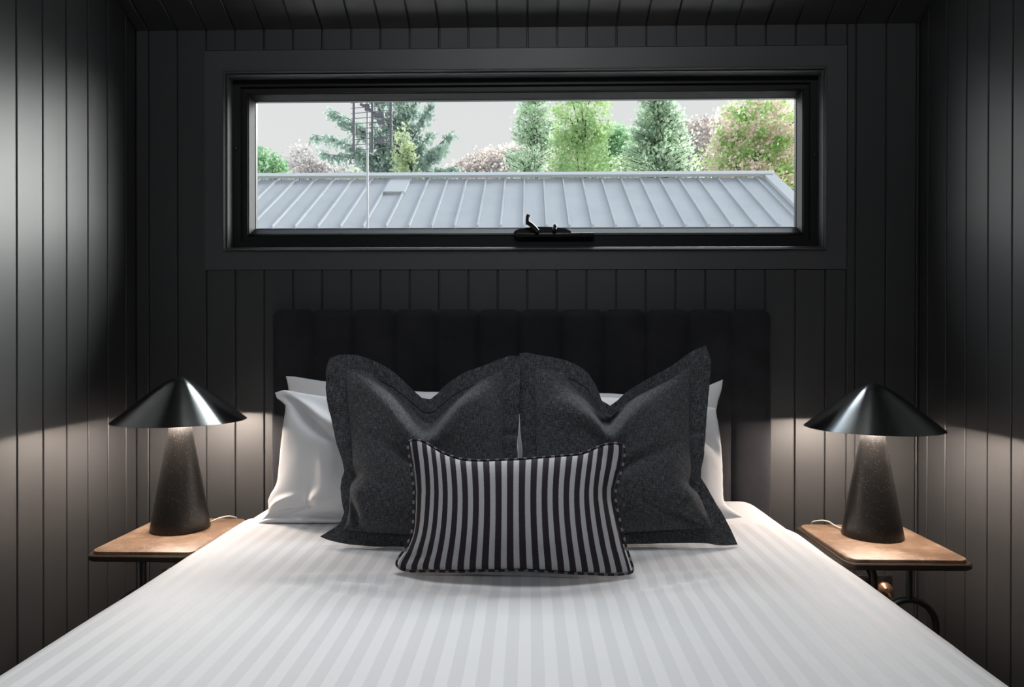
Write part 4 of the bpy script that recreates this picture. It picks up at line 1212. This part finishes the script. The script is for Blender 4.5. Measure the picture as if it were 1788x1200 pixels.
def tree(name, label, x, y, crown, leaf_m, trunk_r=0.14, top=None, cat='tree', group=None, h0=0.0):
    """crown: list of (kind, params) building the foliage mesh"""
    t = empty(name, (x, y, h0))
    tag(t, label, cat, group)
    bt = bmesh.new()
    tp = top or 6
    tube(bt, [(x, y, h0 - 0.13), (x + 0.05, y, h0 + tp * 0.5), (x, y, h0 + tp)], trunk_r, 8, r_end=0.02)
    bm = bmesh.new()
    for c in crown:
        if c[0] == 'blob':        # centre, radii, clusters, leaves per cluster, cluster size, leaf size
            _, ctr, rad, nc, nl, cs, ls = c
            for _k in range(nc):
                d = Vector((tr.gauss(0, 1), tr.gauss(0, 1), tr.gauss(0, 1))).normalized() * tr.uniform(0.25, 1.0) ** 0.45
                p = Vector((ctr[0] + d.x * rad[0], ctr[1] + d.y * rad[1], ctr[2] + d.z * rad[2]))
                for _l in range(nl):
                    leafquad(bm, p + Vector((tr.gauss(0, cs), tr.gauss(0, cs), tr.gauss(0, cs))), ls)
            for _k in range(10):
                d = Vector((tr.gauss(0, 1), tr.gauss(0, 1), tr.gauss(0, 1))).normalized() * 0.8
                tube(bt, [(x, y, max(h0 + 0.3, ctr[2] - rad[2] * 0.8)), (ctr[0] + d.x * rad[0] * .5, ctr[1] + d.y * rad[1] * .5, ctr[2] + d.z * rad[2] * .3), (ctr[0] + d.x * rad[0], ctr[1] + d.y * rad[1], ctr[2] + d.z * rad[2])], trunk_r * 0.35, 5, r_end=0.008)
        elif c[0] == 'cone':      # z0, z1, radius, branches, leaves, leaf size
            _, z0, z1, rad, nb, nl, ls, upt = c
            for _k in range(nb):
                h = tr.uniform(0, 1) ** 1.15
                az = tr.uniform(0, 2 * PI)
                ln_ = rad * (1 - h) ** 0.85 * tr.uniform(0.7, 1.1) + 0.12
                p0 = Vector((x, y, z0 + (z1 - z0) * h))
                dr = Vector((math.cos(az), math.sin(az), upt))
                tube(bt, [p0, p0 + dr * ln_ * 0.5, p0 + dr * ln_ + Vector((0, 0, -0.05 * ln_))], 0.02, 4, r_end=0.005)
                for _l in range(nl):
                    s = tr.uniform(0.15, 1.05)
                    q = p0 + dr * ln_ * s + Vector((tr.gauss(0, .09), tr.gauss(0, .09), tr.gauss(0, .07) - 0.05))
                    leafquad(bm, q, ls, 0.3)
        elif c[0] == 'branch':    # explicit long branches: start, end, arch, leaves
            _, p0, p1, arch, nl, ls, spread = c
            p0, p1 = Vector(p0), Vector(p1)
            pts = [p0.lerp(p1, s / 8) + Vector((0, 0, arch * math.sin(PI * s / 8))) for s in range(9)]
            tube(bt, pts, 0.035, 5, r_end=0.008)
            for _l in range(nl):
                s = tr.uniform(0.12, 1.0)
                q = p0.lerp(p1, s) + Vector((0, 0, arch * math.sin(PI * s)))
                sp_w = spread * (1.05 - 0.6 * s)
                cl_ = noise.noise(q * 2.2) * 0.25
                q += Vector((tr.gauss(0, sp_w), tr.gauss(0, sp_w), tr.gauss(0, sp_w * 0.5) - abs(tr.gauss(0, sp_w * 1.3)) + cl_))
                leafquad(bm, q, ls, 1.2)
    obj('foliage', bm, leaf_m, t)
    obj('trunk', bt, M['bark'], t, smooth=True)
    return t
G = "trees beyond the neighbouring roof"
def W(px, d):    # lateral position at distance d of a direction px metres per metre
    return px * d
# small green tree at the left end of the window
tree('broadleaf_tree', 'small dark green tree at the far left end of the window view', -7.15, 16.5,
     [('blob', (-7.45, 16.5, 5.35), (0.75, 0.7, 1.05), 80, 24, 0.12, 0.12), ('blob', (-6.85, 16.5, 5.3), (0.32, 0.4, 0.95), 24, 24, 0.09, 0.11)], M['leaf_mid'], 0.08, 4.6, group=G)
tree('shrub', 'yellow green shrub at the foot of the small tree by the far left', -6.1, 15.5,
     [('blob', (-6.0, 15.5, 4.55), (0.5, 0.5, 0.40), 30, 20, 0.08, 0.10)], M['leaf_olive'], 0.05, 3.8, cat='shrub')
# pale gum
tree('gum_tree', 'pale grey gum tree far off between the small left tree and the spruce', -12.0, 38,
     [('blob', (-12.9, 38, 10.3), (1.3, 1.2, 2.0), 110, 26, 0.22, 0.20), ('blob', (-11.0, 38, 9.9), (1.3, 1.2, 1.8), 70, 26, 0.22, 0.20)], M['leaf_grey'], 0.2, 9, group=G)
# large spruce behind the aerial
cx_ = -4.55
sp_ = []
for (dx, z1, z0, arch, nl) in ((-3.0, 8.3, 7.0, 0.20, 560), (-2.45, 9.25, 7.2, 0.25, 560), (-1.9, 8.7, 7.0, 0.3, 420), (-1.3, 9.9, 7.8, 0.3, 420), (1.95, 8.45, 7.0, -0.1, 560), (1.25, 9.3, 7.6, -0.15, 440),
                               (0.9, 10.0, 8.0, 0.1, 420), (-2.6, 7.5, 6.8, 0.2, 420), (1.75, 7.7, 6.6, 0.05, 560), (-0.7, 10.4, 8.0, 0.2, 380), (0.5, 10.4, 8.0, 0.1, 420), (2.1, 7.1, 6.3, 0.1, 460),
                               (-1.6, 7.7, 6.8, 0.1, 420), (1.2, 8.4, 7.2, .0, 420), (-0.9, 8.6, 7.2, 0.1, 420)):
    sp_.append(('branch', (cx_ + 0.05, 22, z0), (cx_ + dx, 22 - 0.5 + tr.uniform(-.4, .6), z1), arch, nl, 0.14, 0.19))
sp_.append(('cone', 5.0, 11.0, 1.0, 90, 30, 0.14, 0.2))
sp_.append(('blob', (cx_ + 0.1, 22, 6.5), (1.9, 1.0, 0.8), 110, 24, 0.15, 0.13))
tree('spruce_tree', 'large blue green spruce with sweeping branches behind the aerial', cx_, 22, sp_, M['leaf_spruce'], 0.22, 10.8, group=G)
tree('shrub', 'yellow green bush below the left side of the big spruce', -5.2, 18.5,
     [('blob', (-5.1, 18.5, 5.3), (0.85, 0.6, 0.85), 70, 24, 0.11, 0.11), ('blob', (-4.1, 18.7, 5.2), (0.5, 0.5, 0.6), 34, 24, 0.11, 0.11)], M['leaf_olive'], 0.06, 4.2, cat='shrub')
tree('broadleaf_tree', 'slim pale yellow green tree right in front of the big spruce', -3.75, 20,
     [('blob', (-3.85, 20, 6.1), (0.55, 0.5, 1.0), 60, 24, 0.10, 0.10), ('blob', (-4.05, 20, 7.2), (0.32, 0.3, 0.8), 26, 22, 0.09, 0.10)], M['leaf_olive'], 0.06, 7.2, group=G)
tree('shrub', 'low dark green bush to the right of the big spruce', -2.45, 20,
     [('blob', (-2.75, 20, 5.7), (0.85, 0.7, 0.6), 70, 24, 0.11, 0.11)], M['leaf_spruce'], 0.06, 5.0, cat='shrub')
# centre group
tree('conifer_tree', 'grey green conifer with bare side twigs left of the lime green tree', 0.20, 24,
     [('cone', 4.6, 11.5, 1.6, 380, 28, 0.12, 0.45), ('blob', (-0.1, 24, 6.1), (0.9, 0.8, 0.9), 50, 24, 0.14, 0.11)], M['leaf_pine'], 0.12, 10.8, group=G)
tree('broadleaf_tree', 'tall lime green tree in the middle of the window view', 1.75, 20,
     [('blob', (1.60, 20, 6.3), (1.10, 0.9, 2.1), 300, 26, 0.13, 0.10), ('blob', (1.65, 20, 8.2), (0.95, 0.8, 1.2), 110, 26, 0.12, 0.10), ('blob', (0.75, 19.7, 5.3), (0.75, 0.6, 1.0), 80, 24, 0.12, 0.10)], M['leaf_lime'], 0.12, 8, group=G)
tree('broadleaf_tree', 'mid green tree with rounded top against the right of the lime green tree', 3.3, 27.5,
     [('blob', (3.45, 27.5, 8.0), (0.95, 0.8, 2.4), 220, 26, 0.15, 0.14), ('blob', (3.95, 27.5, 9.5), (0.45, 0.4, 0.8), 34, 24, 0.12, 0.14), ('blob', (4.75, 27.3, 7.2), (1.35, 0.8, 2.0), 260, 26, 0.15, 0.14)], M['leaf_mid'], 0.10, 7.5, group=G)
tree('conifer_tree', 'dark pointed conifer between the lime green tree and the blossoming tree', 4.45, 22,
     [('cone', 4.2, 10.1, 2.1, 560, 30, 0.12, 0.40)], M['leaf_pine'], 0.12, 8.8, group=G)
tree('flowering_tree', 'tree with pink blossom and bright green leaves at the right end of the window', 6.0, 16.5,
     [('blob', (6.0, 16.5, 5.4), (1.5, 1.1, 1.6), 440, 28, 0.12, 0.095), ('blob', (6.35, 16.5, 6.6), (1.35, 1.0, 1.3), 280, 28, 0.12, 0.095), ('blob', (6.6, 16.2, 4.2), (1.1, 0.9, 1.2), 150, 28, 0.13, 0.095)], M['leaf_blossom'], 0.14, 6, group=G)

tree('shrub', 'pale green bush in the gap left of the dark pointed conifer', 3.35, 24.6,
     [('blob', (3.75, 24.6, 6.8), (0.85, 0.6, 1.5), 130, 24, 0.13, 0.12)], M['leaf_olive'], 0.08, 6.4, cat='shrub')
tree('shrub', 'small olive green bush low beside the left foot of the grey green conifer', -0.95, 19.5,
     [('blob', (-0.75, 19.5, 5.05), (0.55, 0.5, 0.7), 50, 24, 0.10, 0.10)], M['leaf_olive'], 0.05, 4.6, cat='shrub')
